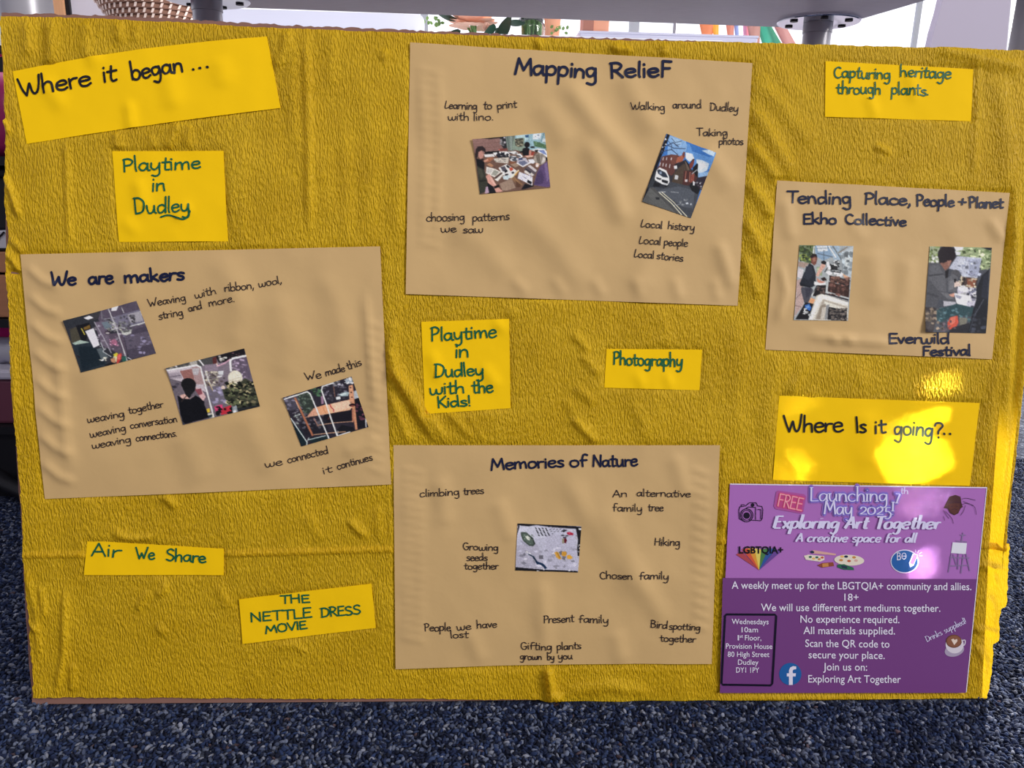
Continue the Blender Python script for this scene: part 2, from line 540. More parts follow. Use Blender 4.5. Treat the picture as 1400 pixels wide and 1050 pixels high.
# creases of the crepe: points, half width px, height mm
CREASES = [
    ([(72, 26), (73, 70), (70, 105)], 7, 3.0), ([(40, 28), (41, 80)], 6, 2.2), ([(120, 30), (118, 62), (124, 84)], 6, 2.0),
    ([(163, 32), (166, 60)], 5, 2.0), ([(188, 34), (187, 58)], 4, 1.4), ([(395, 42), (388, 75), (378, 95)], 5, 2.6),
    ([(418, 38), (420, 90), (423, 190), (424, 320)], 4, 2.4), ([(455, 44), (452, 120)], 6, 1.2), ([(402, 50), (398, 110), (402, 200)], 7, 1.3),
    ([(93, 190), (95, 260), (97, 340)], 3, 1.8), ([(246, 160), (240, 185), (229, 206)], 5, 2.4), ([(262, 172), (256, 200)], 4, 1.6),
    ([(205, 185), (215, 204)], 4, 1.4), ([(160, 182), (165, 206)], 4, 1.5), ([(470, 175), (476, 270), (474, 330)], 6, 1.0),
    ([(330, 190), (332, 260), (330, 335)], 6, 1.0), ([(320, 210), (318, 300)], 4, 1.0),
    ([(5, 165), (11, 170), (16, 185)], 2.2, 2.5), ([(8, 240), (18, 262), (30, 300)], 2.0, 3.0), ([(10, 345), (20, 356), (32, 372)], 3, 2.5),
    ([(12, 372), (30, 374)], 2.0, -2.0), ([(20, 480), (24, 560)], 3, 1.4), ([(14, 325), (30, 340), (34, 352)], 3, 2.0),
    ([(527, 462), (543, 508), (575, 553), (612, 606)], 5, 3.4), ([(531, 496), (560, 545), (598, 606)], 4, 3.0),
    ([(611, 560), (628, 580), (648, 600)], 4, 1.8), ([(540, 440), (536, 475)], 5, 1.6), ([(535, 540), (552, 585), (560, 607)], 4, 1.8),
    ([(640, 565), (660, 602)], 4, 1.2), ([(782, 570), (796, 586), (815, 604)], 4, 2.4), ([(770, 545), (785, 566)], 4, 1.2),
    ([(782, 455), (793, 466), (804, 482)], 4, 2.0), ([(792, 485), (806, 496), (818, 512)], 4, 1.8), ([(785, 530), (800, 540), (812, 552)], 4, 1.6),
    ([(700, 420), (698, 436)], 5, 1.2), ([(900, 425), (910, 450), (906, 475)], 7, 1.0), ([(860, 545), (880, 580), (884, 604)], 6, 1.0),
    ([(1028, 150), (1052, 190), (1084, 244)], 7, 2.6), ([(1024, 200), (1046, 226), (1066, 252)], 6, 3.0), ([(1020, 250), (1040, 275), (1054, 300)], 6, 2.8),
    ([(1016, 300), (1030, 325), (1040, 350)], 6, 2.6), ([(1012, 350), (1026, 380), (1036, 410)], 5, 2.2), ([(1030, 110), (1070, 150), (1110, 200)], 8, 1.6),
    ([(1060, 90), (1100, 140)], 9, 1.0), ([(1194, 201), (1205, 205), (1214, 212)], 3.5, 2.4), ([(1195, 217), (1206, 216)], 3, 1.4),
    ([(1330, 70), (1332, 150), (1328, 250)], 4, 1.4), ([(1270, 67), (1330, 80), (1398, 96)], 7, 3.0), ([(1360, 100), (1372, 180), (1376, 260)], 9, 1.8),
    ([(1384, 260), (1382, 360), (1374, 480), (1368, 600), (1364, 680)], 5, 3.2), ([(1362, 480), (1352, 560), (1348, 640)], 5, 1.8),
    ([(1376, 560), (1366, 640), (1360, 740)], 4, 2.4), ([(1100, 492), (1090, 515), (1078, 540)], 5, 1.6), ([(1065, 485), (1050, 540), (1040, 600)], 7, 1.2),
    ([(1000, 430), (1010, 520), (1004, 600)], 9, 1.0), ([(1170, 500), (1180, 530)], 7, 1.0),
    ([(157, 725), (166, 731), (178, 735), (196, 735), (214, 732)], 3, 2.4), ([(225, 675), (233, 683), (243, 694)], 4, 2.4),
    ([(228, 796), (226, 805), (217, 813)], 3, 2.0), ([(205, 807), (196, 820), (188, 834)], 3, 1.8), ([(91, 803), (90, 850), (89, 896), (79, 946)], 3, 2.4),
    ([(57, 800), (62, 830), (60, 845)], 3, 2.0), ([(215, 855), (229, 865)], 4, 1.6), ([(478, 709), (488, 722), (502, 732)], 3.5, 2.4),
    ([(540, 690), (538, 735)], 4, 1.4), ([(515, 690), (520, 740)], 4, 1.2), ([(100, 905), (101, 945)], 3, 1.8), ([(38, 780), (52, 840), (56, 900)], 3, 1.6),
    ([(44, 850), (52, 862)], 2, 2.0), ([(380, 885), (400, 880), (420, 890)], 4, 1.2), ([(300, 800), (312, 830)], 5, 1.2), ([(420, 700), (440, 740)], 6, 1.2),
    ([(748, 905), (751, 930), (753, 945), (750, 961)], 3.5, 5.0), ([(757, 945), (764, 958)], 3.5, 3.0),
    ([(775, 945), (830, 936), (890, 945)], 6, 2.0), ([(1329, 861), (1345, 859), (1362, 865)], 3, 2.6), ([(1350, 812), (1356, 835), (1352, 858)], 4, 2.2),
    ([(1330, 775), (1348, 772), (1368, 778)], 3, 2.4), ([(1335, 880), (1344, 905), (1338, 930)], 4, 2.4), ([(1352, 770), (1358, 800)], 3, 2.0),
    ([(985, 720), (992, 690)], 4, 1.4), ([(1338, 690), (1340, 745)], 4, 1.6), ([(960, 930), (1050, 952), (1150, 950)], 5, 1.0),
    ([(836, 62), (846, 72), (862, 70)], 4, 3.0), ([(735, 54), (738, 72)], 4, 2.4), ([(905, 62), (908, 76)], 4, 2.0), ([(530, 70), (524, 84)], 4, 2.0),
    ([(548, 150), (545, 260), (540, 330)], 7, 1.0), ([(505, 120), (508, 230), (500, 330)], 8, 1.0), ([(440, 200), (450, 300)], 8, 1.0),
]


def seam_y(px):
    return np.interp(px, [0, 34, 330, 540, 980, 1345, 1392], [760, 760, 758, 752, 741, 747, 752])


def crepe_h(x, y):
    """height of the crepe over the card (metres), x y on the board plane (arrays)"""
    px, py = to_px(x, y)
    h = np.zeros(px.shape)
    for pts, w, amp in CREASES:
        h = h + ridge(px, py, pts, w) * amp * 0.0015
    h = h + 0.0020 * vnoise(x * 28, y * 9, 3) + 0.0009 * vnoise(x * 70, y * 26, 5)
    inside = np.zeros(px.shape)
    for poly in SHEETS.values():
        inside = np.maximum(inside, np.clip((polydist(px, py, poly) + 5) / 5, 0, 1))
    h = h * (1 - 0.85 * inside)
    # horizontal seam
    h = h + 0.0016 * np.exp(-((py - seam_y(px) + 2) / 3.0) ** 2) * (1 - inside)
    return h + 0.0004


def pl(pts):
    a = np.array(pts, float)
    return a


# ---- card
board = empty('display_board', (0, 0, 0), BROT)
tag(board, 'large cardboard display board wrapped in yellow crepe paper leaning against the grey table', 'display board')
rnd = random.Random(4)
edge = []
TOPL = [(2, 18), (60, 19), (140, 21), (230, 25), (345, 32), (500, 39), (700, 47), (850, 53), (960, 56), (1100, 63), (1250, 68), (1402, 72)]
for (a, b) in zip(TOPL[:-1], TOPL[1:]):
    k = max(2, int((b[0] - a[0]) / 5))
    for i in range(k):
        t = i / k
        edge.append((a[0] + (b[0] - a[0]) * t, a[1] + (b[1] - a[1]) * t + rnd.uniform(-1.3, 1.3) * (1 if a[0] < 900 else 0.2)))
edge += [(1402, 72), (1378, 400), (1352, 752), (1343, 953), (1150, 955), (900, 953), (752, 953), (745, 957), (600, 959), (400, 961), (200, 962), (44, 964)]
LEFTL = [(44, 964), (36, 850), (31, 752), (27, 690), (22, 620), (17, 540), (12, 450), (8, 380), (8, 320), (8, 240), (7, 150), (4, 80), (2, 18)]
for (a, b) in zip(LEFTL[:-1], LEFTL[1:]):
    for i in range(4):
        t = i / 4
        if (a == LEFTL[0] and i == 0):
            continue
        edge.append((a[0] + (b[0] - a[0]) * t + rnd.uniform(-0.8, 0.8), a[1] + (b[1] - a[1]) * t))
poly = [bp(u, v) for u, v in edge]
ymin = min(p[1] for p in poly)
poly = [(x, max(y, 0.0015)) for x, y in poly]
MB().prism(poly[::-1], -0.006, 0.0).build('cardboard', M_CARD, board)


def crepe_sheet(name, top, bottom, left, right, z0, nx, ny, parent, extra=None):
    top, bottom, left, right = pl(top), pl(bottom), pl(left), pl(right)
    s = np.linspace(0, 1, nx)[None, :]; t = np.linspace(0, 1, ny)[:, None]
    px = left[:, 0].min() + (right[:, 0].max() - left[:, 0].min()) * s + 0 * t
    py = 0 * s + t
    for _ in range(4):
        py = np.interp(px, top[:, 0], top[:, 1]) * (1 - t) + np.interp(px, bottom[:, 0], bottom[:, 1]) * t
        px = np.interp(py, left[:, 1], left[:, 0]) * (1 - s) + np.interp(py, right[:, 1], right[:, 0]) * s
    x, y = bpa(np.stack([px, py], -1))
    z = crepe_h(x, y) + z0
    if extra is not None:
        z = z + extra(px, py)
    y = np.maximum(y, 0.001)
    V = np.stack([x, y, z], -1).reshape(-1, 3)
    idx = np.arange(nx * ny).reshape(ny, nx)
    F = np.stack([idx[:-1, :-1], idx[1:, :-1], idx[1:, 1:], idx[:-1, 1:]], -1).reshape(-1, 4)
    o = mesh(name, V, F, M_CREPE, parent, smooth=True)
    return o


def jit(pts, amp, seed, axis, step=4):
    r = random.Random(seed); out = []
    for a, b in zip(pts[:-1], pts[1:]):
        L_ = max(1, int(math.hypot(b[0] - a[0], b[1] - a[1]) / step))
        for i in range(L_):
            t = i / L_
            p = [a[0] + (b[0] - a[0]) * t, a[1] + (b[1] - a[1]) * t]
            p[axis] += r.uniform(-amp, amp)
            out.append(tuple(p))
    out.append(pts[-1])
    return out


def right_turn(px, py):
    # the right margin turns back round the edge of the card
    line = np.interp(py, [60, 260, 400, 508, 598, 687, 752], [1408, 1406, 1401, 1394, 1385, 1374, 1368])
    d = np.maximum(px - line, 0)
    x = np.maximum(60 - py, 0)
    return 0.006 * np.clip(1 - np.abs(px - line) / 8, 0, 1) * np.clip((py - 200) / 200, 0, 1) - d * 0.0011


TOPC = [(3, 24), (80, 25), (140, 27), (230, 31), (345, 38), (500, 44), (700, 51), (850, 56.5), (960, 58), (1100, 61.5), (1250, 66), (1400, 70), (1420, 71)]
LEFTC = [(3, 24), (4, 60), (8, 110), (9, 160), (9, 220), (8, 270), (11, 300), (14, 325), (10, 345), (9, 372), (12, 400), (15, 440), (16, 480), (18, 520), (20, 560), (24, 600), (28, 640), (31, 680), (34, 720), (34, 762)]
RIGHTC = [(1420, 60), (1416, 300), (1408, 500), (1398, 600), (1392, 687), (1390, 730), (1388, 757)]
SEAM = [(0, 762), (34, 762), (330, 760), (540, 754), (980, 743), (1345, 749), (1392, 754)]
crepe_sheet('upper_crepe_paper', jit(TOPC, 0.7, 1, 1), SEAM, jit(LEFTC, 1.0, 2, 0), jit(RIGHTC, 0.6, 3, 0), 0.0011, 470, 250, board, right_turn)
LEFTL2 = [(33, 748), (34, 762), (36, 800), (39, 830), (42, 850), (43, 880), (46, 915), (47, 930), (48, 955)]
RIGHTL = [(1378, 748), (1377, 765), (1376, 800), (1374, 828), (1367, 832), (1365, 846), (1364, 875), (1357, 880), (1356, 900), (1353, 925), (1350, 940), (1346, 957)]
BOT = [(44, 952), (300, 953.5), (500, 954), (735, 955), (745, 957), (752, 962), (765, 959), (800, 960), (1000, 958), (1150, 959), (1350, 957)]
crepe_sheet('lower_crepe_paper', [(0, 752), (34, 752), (330, 750), (540, 744), (980, 733), (1345, 739), (1392, 744)], jit(BOT, 0.8, 5, 1), jit(LEFTL2, 1.4, 6, 0), jit(RIGHTL, 1.2, 7, 0), 0.0004, 460, 80, board)


# ------------------------------------------------------------------ sheets of paper
class Sheet:
    def __init__(s, key, name, material, label, cat, group=None, base=0.0016, wave=None, step=0.004, bulge=None, parent_sheet=None, quad=None):
        s.q = np.array(quad if quad is not None else SHEETS[key], float)
        s.base = base; s.wave = wave; s.under = parent_sheet
        c = s.q.mean(0)
        s.cx, s.cy = bp(c[0], c[1], base)
        s.ob = None
        x, y = bpa(s.q, base)
        w = math.hypot(x[1] - x[0], y[1] - y[0]); h = math.hypot(x[3] - x[0], y[3] - y[0])
        nx = max(6, int(w / step)); ny = max(6, int(h / step))
        u = np.linspace(0, 1, nx)[None, :, None]; v = np.linspace(0, 1, ny)[:, None, None]
        P = (s.q[0] * (1 - u) + s.q[1] * u) * (1 - v) + (s.q[3] * (1 - u) + s.q[2] * u) * v
        if bulge is not None:
            P = P + bulge(u, v)
        X, Y = bpa(P, base)
        Z = s.z(X, Y)
        V = np.stack([X - s.cx, Y - s.cy, Z], -1).reshape(-1, 3)
        idx = np.arange(nx * ny).reshape(ny, nx)
        F = np.stack([idx[:-1, :-1], idx[1:, :-1], idx[1:, 1:], idx[:-1, 1:]], -1).reshape(-1, 4)
        s.ob = mesh(name, V, F, material, None, smooth=True)
        s.ob.matrix_world = Matrix.Translation(BROT @ Vector((s.cx, s.cy, 0))) @ BROT.to_4x4()
        tag(s.ob, label, cat, group)
        sm = s.ob.modifiers.new('thickness', 'SOLIDIFY'); sm.thickness = 0.00025; sm.offset = -1
        es = s.ob.modifiers.new('crisp_edge', 'EDGE_SPLIT'); es.split_angle = math.radians(60)
        s.nx, s.ny = nx, ny

    def z(s, X, Y):
        Z = np.zeros(np.shape(X)) + s.base
        if s.under is not None:
            Z = s.under.z(X, Y) + s.base - s.under.base
        if s.wave is not None:
            px, py = to_px(np.asarray(X, float), np.asarray(Y, float))
            Z = Z + s.wave(px, py, X, Y)
        return Z

    def local(s, pts, dz):
        """photo pixels -> vertices on this sheet, dz above its face"""
        pts = np.asarray(pts, float)
        X, Y = bpa(pts, s.base)
        Z = s.z(X, Y) + dz
        return np.stack([X - s.cx, Y - s.cy, Z], -1)


def w_note(seed, amp=0.0012):
    def f(px, py, X, Y):
        return amp * vnoise(X * 22, Y * 22, seed) + 0.0006 * vnoise(X * 55, Y * 40, seed + 1)
    return f


def w_creased(seed, creases, amp=0.0012):
    b = w_note(seed, amp)
    def f(px, py, X, Y):
        h = b(px, py, X, Y)
        for pts, w, a in creases:
            h = h + ridge(px, py, pts, w) * a * 0.0015
        return h
    return f


MAPPING_C = [([(770, 110), (815, 170), (875, 240)], 11, 2.6), ([(800, 190), (835, 260), (855, 310)], 11, 2.4), ([(850, 100), (880, 160), (900, 185)], 12, 1.8),
             ([(740, 140), (775, 200)], 12, 1.4), ([(690, 270), (760, 340), (800, 400)], 14, 1.4), ([(900, 300), (870, 400)], 12, 1.3), ([(960, 200), (1000, 260)], 10, 1.4),
             ([(575, 100), (582, 200), (580, 330)], 4, 0.5), ([(600, 90), (604, 180), (598, 320)], 4, 0.45), ([(620, 300), (700, 380)], 13, 1.2), ([(980, 330), (1000, 395)], 6, 1.6)] + \
            [([(570, y), (604, y + 9)], 2.6, 0.7) for y in range(95, 330, 13)] + [([(700 + 55 * i, 380), (720 + 52 * i, 402 + 2 * i)], 5, 1.0) for i in range(6)]
MAKERS_C = [([(40 + i * 3, 365 + i * 38), (62 + i * 3, 385 + i * 38), (84 + i * 3, 392 + i * 38)], 3.5, 1.6) for i in range(8)] + \
           [([(170, 350), (180, 400), (172, 420)], 10, 1.0), ([(300, 345), (330, 420), (320, 480)], 14, 1.4), ([(380, 400), (400, 470), (390, 520)], 14, 1.2), ([(440, 370), (470, 450), (460, 500)], 12, 1.2),
            ([(120, 500), (150, 560)], 14, 1.2), ([(250, 590), (280, 660)], 14, 1.4), ([(340, 560), (370, 650)], 14, 1.4), ([(470, 620), (520, 600)], 6, 1.2), ([(500, 400), (505, 470), (515, 560)], 4, 1.4), ([(80, 480), (92, 600), (100, 640)], 6, 1.2)] + \
           [([(502, y), (526, y + 10)], 2.6, 0.8) for y in range(440, 650, 14)]
MEM_C = [([(548, y), (582, y + 7)], 2.6, 0.8) for y in range(640, 880, 12)] + [([(945, y), (968, y + 9)], 2.8, 0.9) for y in range(640, 860, 15)] + \
        [([(600, 650), (610, 720)], 9, 1.2), ([(680, 680), (700, 740)], 9, 1.2), ([(770, 650), (800, 700), (880, 820)], 11, 1.4), ([(820, 690), (850, 740), (910, 860)], 10, 1.4), ([(740, 790), (745, 900)], 9, 1.2), ([(640, 860), (660, 905)], 8, 1.0), ([(840, 860), (850, 905)], 8, 1.0), ([(920, 620), (940, 680)], 8, 1.2)]
TEND_C = [([(1064, 360), (1072, 400), (1060, 440)], 4, 1.6), ([(1070, 270), (1080, 330)], 7, 1.4), ([(1190, 340), (1200, 420)], 12, 1.3), ([(1240, 350), (1230, 440)], 10, 1.2), ([(1350, 300), (1368, 330)], 5, 1.4), ([(1100, 458), (1220, 470)], 4, 1.6), ([(1160, 300), (1180, 330)], 8, 1.0), ([(1130, 462), (1145, 467)], 3, 1.6), ([(1150, 462), (1165, 468)], 3, 1.6)]
NOTE_LAB = dict(cat='paper note')
S = {}
S['began'] = Sheet('began', 'paper_note', M_NOTE, 'long tilted bright yellow strip headed Where it began at top left', 'paper note', base=0.0018,
                   wave=w_creased(11, [([(178, 140), (180, 170), (178, 178)], 5, 1.6), ([(60, 110), (90, 150)], 8, 1.2), ([(230, 100), (240, 150)], 10, 1.2), ([(125, 75), (135, 90)], 7, 1.4), ([(300, 80), (310, 120)], 10, 1.0)]),
                   bulge=lambda u, v: np.concatenate([0 * u * v, -6 * np.sin(u * np.pi) * (1 - v) ** 1 + 5 * np.sin(u * np.pi * 0.9) * v * 0 - 2 * np.sin(u * np.pi) * v], -1))
S['playtime'] = Sheet('playtime', 'paper_note', M_NOTE, 'yellow square note reading Playtime in Dudley in green, swash under the last word', 'paper note', wave=w_creased(13, [([(190, 245), (198, 290)], 7, 1.4), ([(240, 300), (262, 280)], 6, 1.2), ([(170, 300), (190, 320)], 6, 1.0)]))
S['makers'] = Sheet('makers', 'brown_paper_sheet', M_KRAFT, 'brown paper sheet headed We are makers with three tilted photos', 'paper sheet', wave=w_creased(15, MAKERS_C, 0.0022), base=0.0018)
S['mapping'] = Sheet('mapping', 'brown_paper_sheet', M_KRAFT, 'brown paper sheet headed Mapping Relief, at top middle of the board', 'paper sheet', wave=w_creased(17, MAPPING_C, 0.0022), base=0.0018)
S['capturing'] = Sheet('capturing', 'paper_note', M_NOTE, 'yellow note reading Capturing heritage through plants at top right', 'paper note', wave=w_creased(19, [([(1185, 130), (1195, 160)], 5, 1.2), ([(1240, 100), (1250, 140)], 6, 1.0)]))
S['tending'] = Sheet('tending', 'brown_paper_sheet', M_KRAFT, 'smallest brown paper sheet, headed Tending Place, People + Planet', 'paper sheet', wave=w_creased(21, TEND_C, 0.0018), base=0.0018)
S['kids'] = Sheet('kids', 'paper_note', M_NOTE, 'yellow square note ending with the Kids! in the middle of the board', 'paper note', wave=w_creased(23, [([(675, 440), (690, 452)], 4, 1.2), ([(590, 480), (600, 520)], 6, 1.2), ([(660, 500), (680, 530)], 6, 1.2)]))
S['photography'] = Sheet('photography', 'paper_note', M_NOTE, 'small yellow note with the single word Photography', 'paper note', wave=w_creased(25, [([(870, 510), (878, 528)], 4, 1.0), ([(910, 510), (916, 530)], 4, 1.0)]))
S['going'] = Sheet('going', 'paper_note', M_NOTE, 'large yellow note reading Where is it going above the purple poster', 'paper note', wave=w_creased(27, [([(1070, 615), (1095, 650)], 6, 1.6), ([(1180, 560), (1190, 640)], 12, 1.0), ([(1280, 600), (1290, 650)], 9, 1.2)]), base=0.0016)
S['air'] = Sheet('air', 'paper_note', M_NOTE, 'narrow yellow strip reading Air We Share at lower left', 'paper note', wave=w_note(29))
S['nettle'] = Sheet('nettle', 'paper_note', M_NOTE, 'tilted yellow strip reading THE NETTLE DRESS MOVIE', 'paper note', wave=w_note(31))
S['memories'] = Sheet('memories', 'brown_paper_sheet', M_KRAFT, 'brown paper sheet headed Memories of Nature with one photo of seeds', 'paper sheet', wave=w_creased(33, MEM_C, 0.0018), base=0.0018,
                      bulge=lambda u, v: np.concatenate([0 * u * v, -2.5 * np.sin(u * np.pi) * v], -1))
M_POSTER = mat('lilac_poster_print', (0.42, 0.16, 0.50), 0.38, spec=0.4, var=0.02, vscale=6)
S['poster'] = Sheet('poster', 'poster', M_POSTER, 'glossy purple poster advertising Exploring Art Together at lower right', 'poster', base=0.0042,
                    wave=lambda px, py, X, Y: 0.0006 * vnoise(X * 9, Y * 9, 41))

# ------------------------------------------------------------------ pen strokes
GL = {
 'a': (5.2, "4.1,4.2 2.7,5 1,4.2 .4,2.2 1.2,.3 2.6,.4 3.9,2.4 c4.3,4.8 4.2,1.5 4.6,.2 5.1,.2"),
 'b': (5.0, ".6,10 c.6,.2 .7,3 2,4.8 3.7,4.5 4.4,2.5 3.6,.4 2,0 .6,.9"),
 'c': (4.6, "4,4.2 2.6,5 1,4.2 .4,2.3 1.2,.4 2.8,0 4.2,.8"),
 'd': (5.3, "4.1,4.2 2.6,5 .9,4.2 .4,2.2 1.2,.2 2.7,.4 4.1,2.4|4.4,10 4.3,4 4.5,.1"),
 'e': (4.8, ".6,2.6 2.4,2.8 4,3.3 3.8,4.6 2.5,5.1 .9,4.2 .4,2.3 1.2,.4 2.8,0 4.3,1"),
 'f': (4.0, "4.2,8.6 3,9.2 1.9,8.4 1.5,5 1.4,0|.3,4.6 3.6,4.9"),
 'g': (5.2, "4,4.3 2.6,5 .9,4.2 .5,2.4 1.4,.6 2.9,.9 4,3 c4.2,4.9 4.3,1 4.1,-2.5 2.8,-4 .8,-3.2"),
 'h': (5.0, ".6,10 c.6,0 .8,3 2.2,4.9 3.6,4.6 4,3 4.1,0"),
 'i': (1.9, ".8,5 .7,.1|.9,7.5 1,7.2"),
 'k': (4.6, ".6,10 .6,0|3.8,5 c.9,2.4 2.2,1.8 4.2,0"),
 'l': (2.0, ".8,10 .7,2 1,0"),
 'm': (7.4, ".6,5 c.6,0 .8,3 2,4.8 3.1,4.6 c3.5,0 3.7,3 5,4.9 6.2,4.4 6.6,0"),
 'n': (5.0, ".6,5 c.6,0 .9,3.2 2.2,4.9 3.6,4.5 4,3 4.2,0"),
 'o': (5.1, "2.7,5 1,4.3 .4,2.4 1.1,.4 2.6,0 4.1,.9 4.5,2.8 3.8,4.5 2.3,5"),
 'p': (5.0, ".6,5 .7,0 .5,-4|.6,3 1.6,4.7 3.2,5 4.3,3.6 4,1.4 2.6,.2 .8,.8"),
 'r': (3.8, ".6,5 c.6,0 .8,3 1.8,4.7 3.5,4.8"),
 's': (4.2, "3.6,4.5 2.2,5 .8,4.2 1.3,3 3,2.2 3.6,1 2.4,0 .4,.4"),
 't': (3.8, "1.8,8 1.5,2 2,.2 3.4,.4|.2,5.2 3.7,5.4"),
 'u': (5.2, ".6,5 .5,2 1.4,.1 2.8,.5 4,2.6 c4.1,5 4.1,1 4.7,0"),
 'v': (4.2, ".3,5 c2,0 3.8,5"),
 'w': (6.8, ".3,5 .6,1 1.8,0 3,1.4 c3.3,4 3.6,1 4.8,0 6,1.6 6.2,5"),
 'x': (4.4, ".4,5 4,0|4,5 .4,0"),
 'y': (5.1, ".6,5 .6,2.2 1.6,.6 3,1 4.1,3 c4.3,5 4.3,1 4,-2.5 2.6,-4 .8,-3.4"),
 'A': (6.0, ".2,0 c3,9 c5.6,0|1,3 4.8,3.2"),
 'B': (5.4, ".6,9 .6,0|.3,9 3,9 4,7.4 3.2,5.4 c1,4.9 3.6,4.6 4.6,2.6 3.6,.4 .5,0"),
 'C': (5.9, "5,8 3.4,9 1.4,7.8 .5,4.6 1.4,1.2 3.4,0 5.4,1"),
 'D': (6.2, ".9,9 .8,0|.2,8.9 3,8.8 5.2,6.8 5.4,3.6 4,.8 .6,0"),
 'E': (5.2, "4.6,9 c.8,9 c.7,0 4.7,.1|.7,4.7 4,4.9"),
 'F': (4.8, "4.6,9 c.7,9 c.7,0|.7,4.8 3.7,4.9"),
 'G': (6.0, "5,7.8 3.2,9 1.2,7.6 .5,4.4 1.6,.8 3.6,.1 5.1,1.6 c5.3,3.9 3.2,3.9"),
 'H': (6.0, ".7,9 .7,0|5,9 5,0|.7,4.6 5,4.8"),
 'I': (1.8, ".8,9 .8,0"),
 'K': (5.2, ".7,9 .7,0|4.6,9 c.9,4.2 2.2,3.6 4.8,0"),
 'L': (4.8, ".8,9 c.7,0 4.6,.2"),
 'M': (7.8, ".4,0 c1.4,9 c3.8,2.4 c6.2,9 7.2,0"),
 'N': (6.0, ".6,0 c.8,9 c5,0 5.2,9"),
 'O': (6.4, "3,9 1.1,7.6 .4,4.4 1.3,1 3.2,0 5.2,1.2 5.9,4.6 5,7.8 2.9,9"),
 'P': (5.0, ".8,9 .7,0|.3,8.6 2.6,9.2 4.5,7.6 3.6,5 .8,4.2"),
 'R': (5.2, ".8,9 .7,0|.3,8.8 2.8,9.1 4.3,7.4 3.2,5 c.9,4.4 2.4,3.6 4.8,0"),
 'S': (5.3, "4.6,8 2.8,9 .9,7.8 1.2,5.6 3.6,4.2 4.8,2.2 3,0 .5,.8"),
 'T': (5.4, ".1,8.9 5.6,9.1|2.8,9 2.7,0"),
 'V': (5.4, ".3,9 c2.7,0 5.1,9"),
 'W': (8.6, ".2,9.2 c2.4,.2 c4.1,5 c5.6,.5 8.2,9.8"),
 '.': (1.6, ".7,.4 .85,.15"), ',': (2.0, "1,.9 .9,-.4 .2,-1.8"), '!': (2.0, "1,9 .85,2.6|.8,.4 .9,.1"),
 '?': (4.4, ".4,7.4 1.2,9 3,9.2 4,7.6 3,5.4 2,4 1.9,2.6|1.9,.4 2,.1"), '+': (5.0, ".2,3.5 4.6,3.5|2.4,5.9 2.4,1.2"), '-': (3, ".2,3 2.6,3"),
 '0': (5.4, "2.7,5 1,4.3 .4,2.4 1.1,.4 2.7,0 4.4,.9 4.9,2.8 4.2,4.5 2.6,5"),
 '2': (4.9, ".6,3.8 1.6,5 3.2,5 4.1,3.8 3.2,2 c.5,.1 4.6,.1"),
 '5': (4.6, "4,5 c1.4,5 c1.1,2 2.6,2.3 4.2,.8 4,-1.4 2.4,-3 .5,-2.4"),
 '7': (4.8, ".4,5 c4.5,5 3,1.6 2.2,-1.2"),
}
ALT = {'W': (8.6, ".2,9 1.5,3.5 c2.6,0 4.2,5.5 c4.4,5.5 5,1.4 6.2,.4 7.4,3 8.2,9.6"),     # round-bottomed W of the headings
       'f': (4.2, "4,8.8 c1,9.1 .9,0|.9,4.8 3.6,4.9"),
       'L': (4.6, "1.6,9 .6,2 .9,.2 2.6,.4 4.2,1.4"),
       'b': (5.0, ".6,10 c.6,.2 .7,3 2,4.8 3.7,4.5 4.4,2.5 3.6,.4 2,0 .6,.9")}


def spline(P, n=7):
    """Catmull-Rom through the points P (list of (x,y,corner))"""
    out = []
    segs = []
    cur = [P[0]]
    for p in P[1:]:
        cur.append(p)
        if p[2]:
            segs.append(cur); cur = [p]
    if len(cur) > 1:
        segs.append(cur)
    for s in segs:
        a = np.array([[q[0], q[1]] for q in s], float)
        if len(a) == 2:
            q = a[0] + (a[1] - a[0]) * np.linspace(0, 1, 4)[:, None]
        else:
            e = np.vstack([2 * a[0] - a[1], a, 2 * a[-1] - a[-2]])
            q = []
            for i in range(1, len(e) - 2):
                p0, p1, p2, p3 = e[i - 1], e[i], e[i + 1], e[i + 2]
                for t in np.linspace(0, 1, n, endpoint=False):
                    q.append(0.5 * (2 * p1 + (p2 - p0) * t + (2 * p0 - 5 * p1 + 4 * p2 - p3) * t * t + (3 * p1 - p0 - 3 * p2 + p3) * t ** 3))
            q.append(e[-2])
            q = np.array(q)
        out.append(q)
    return out          # pieces meeting at the corners


def glyph(ch, alt=False):
    adv, s = (ALT if alt and ch in ALT else GL)[ch]
    st = []
    for part in s.split('|'):
        P = []
        for tok in part.split():
            c = tok[0] == 'c'
            x, y = tok.lstrip('c').split(',')
            P.append((float(x), float(y), c))
        st.append(P)
    return adv, st


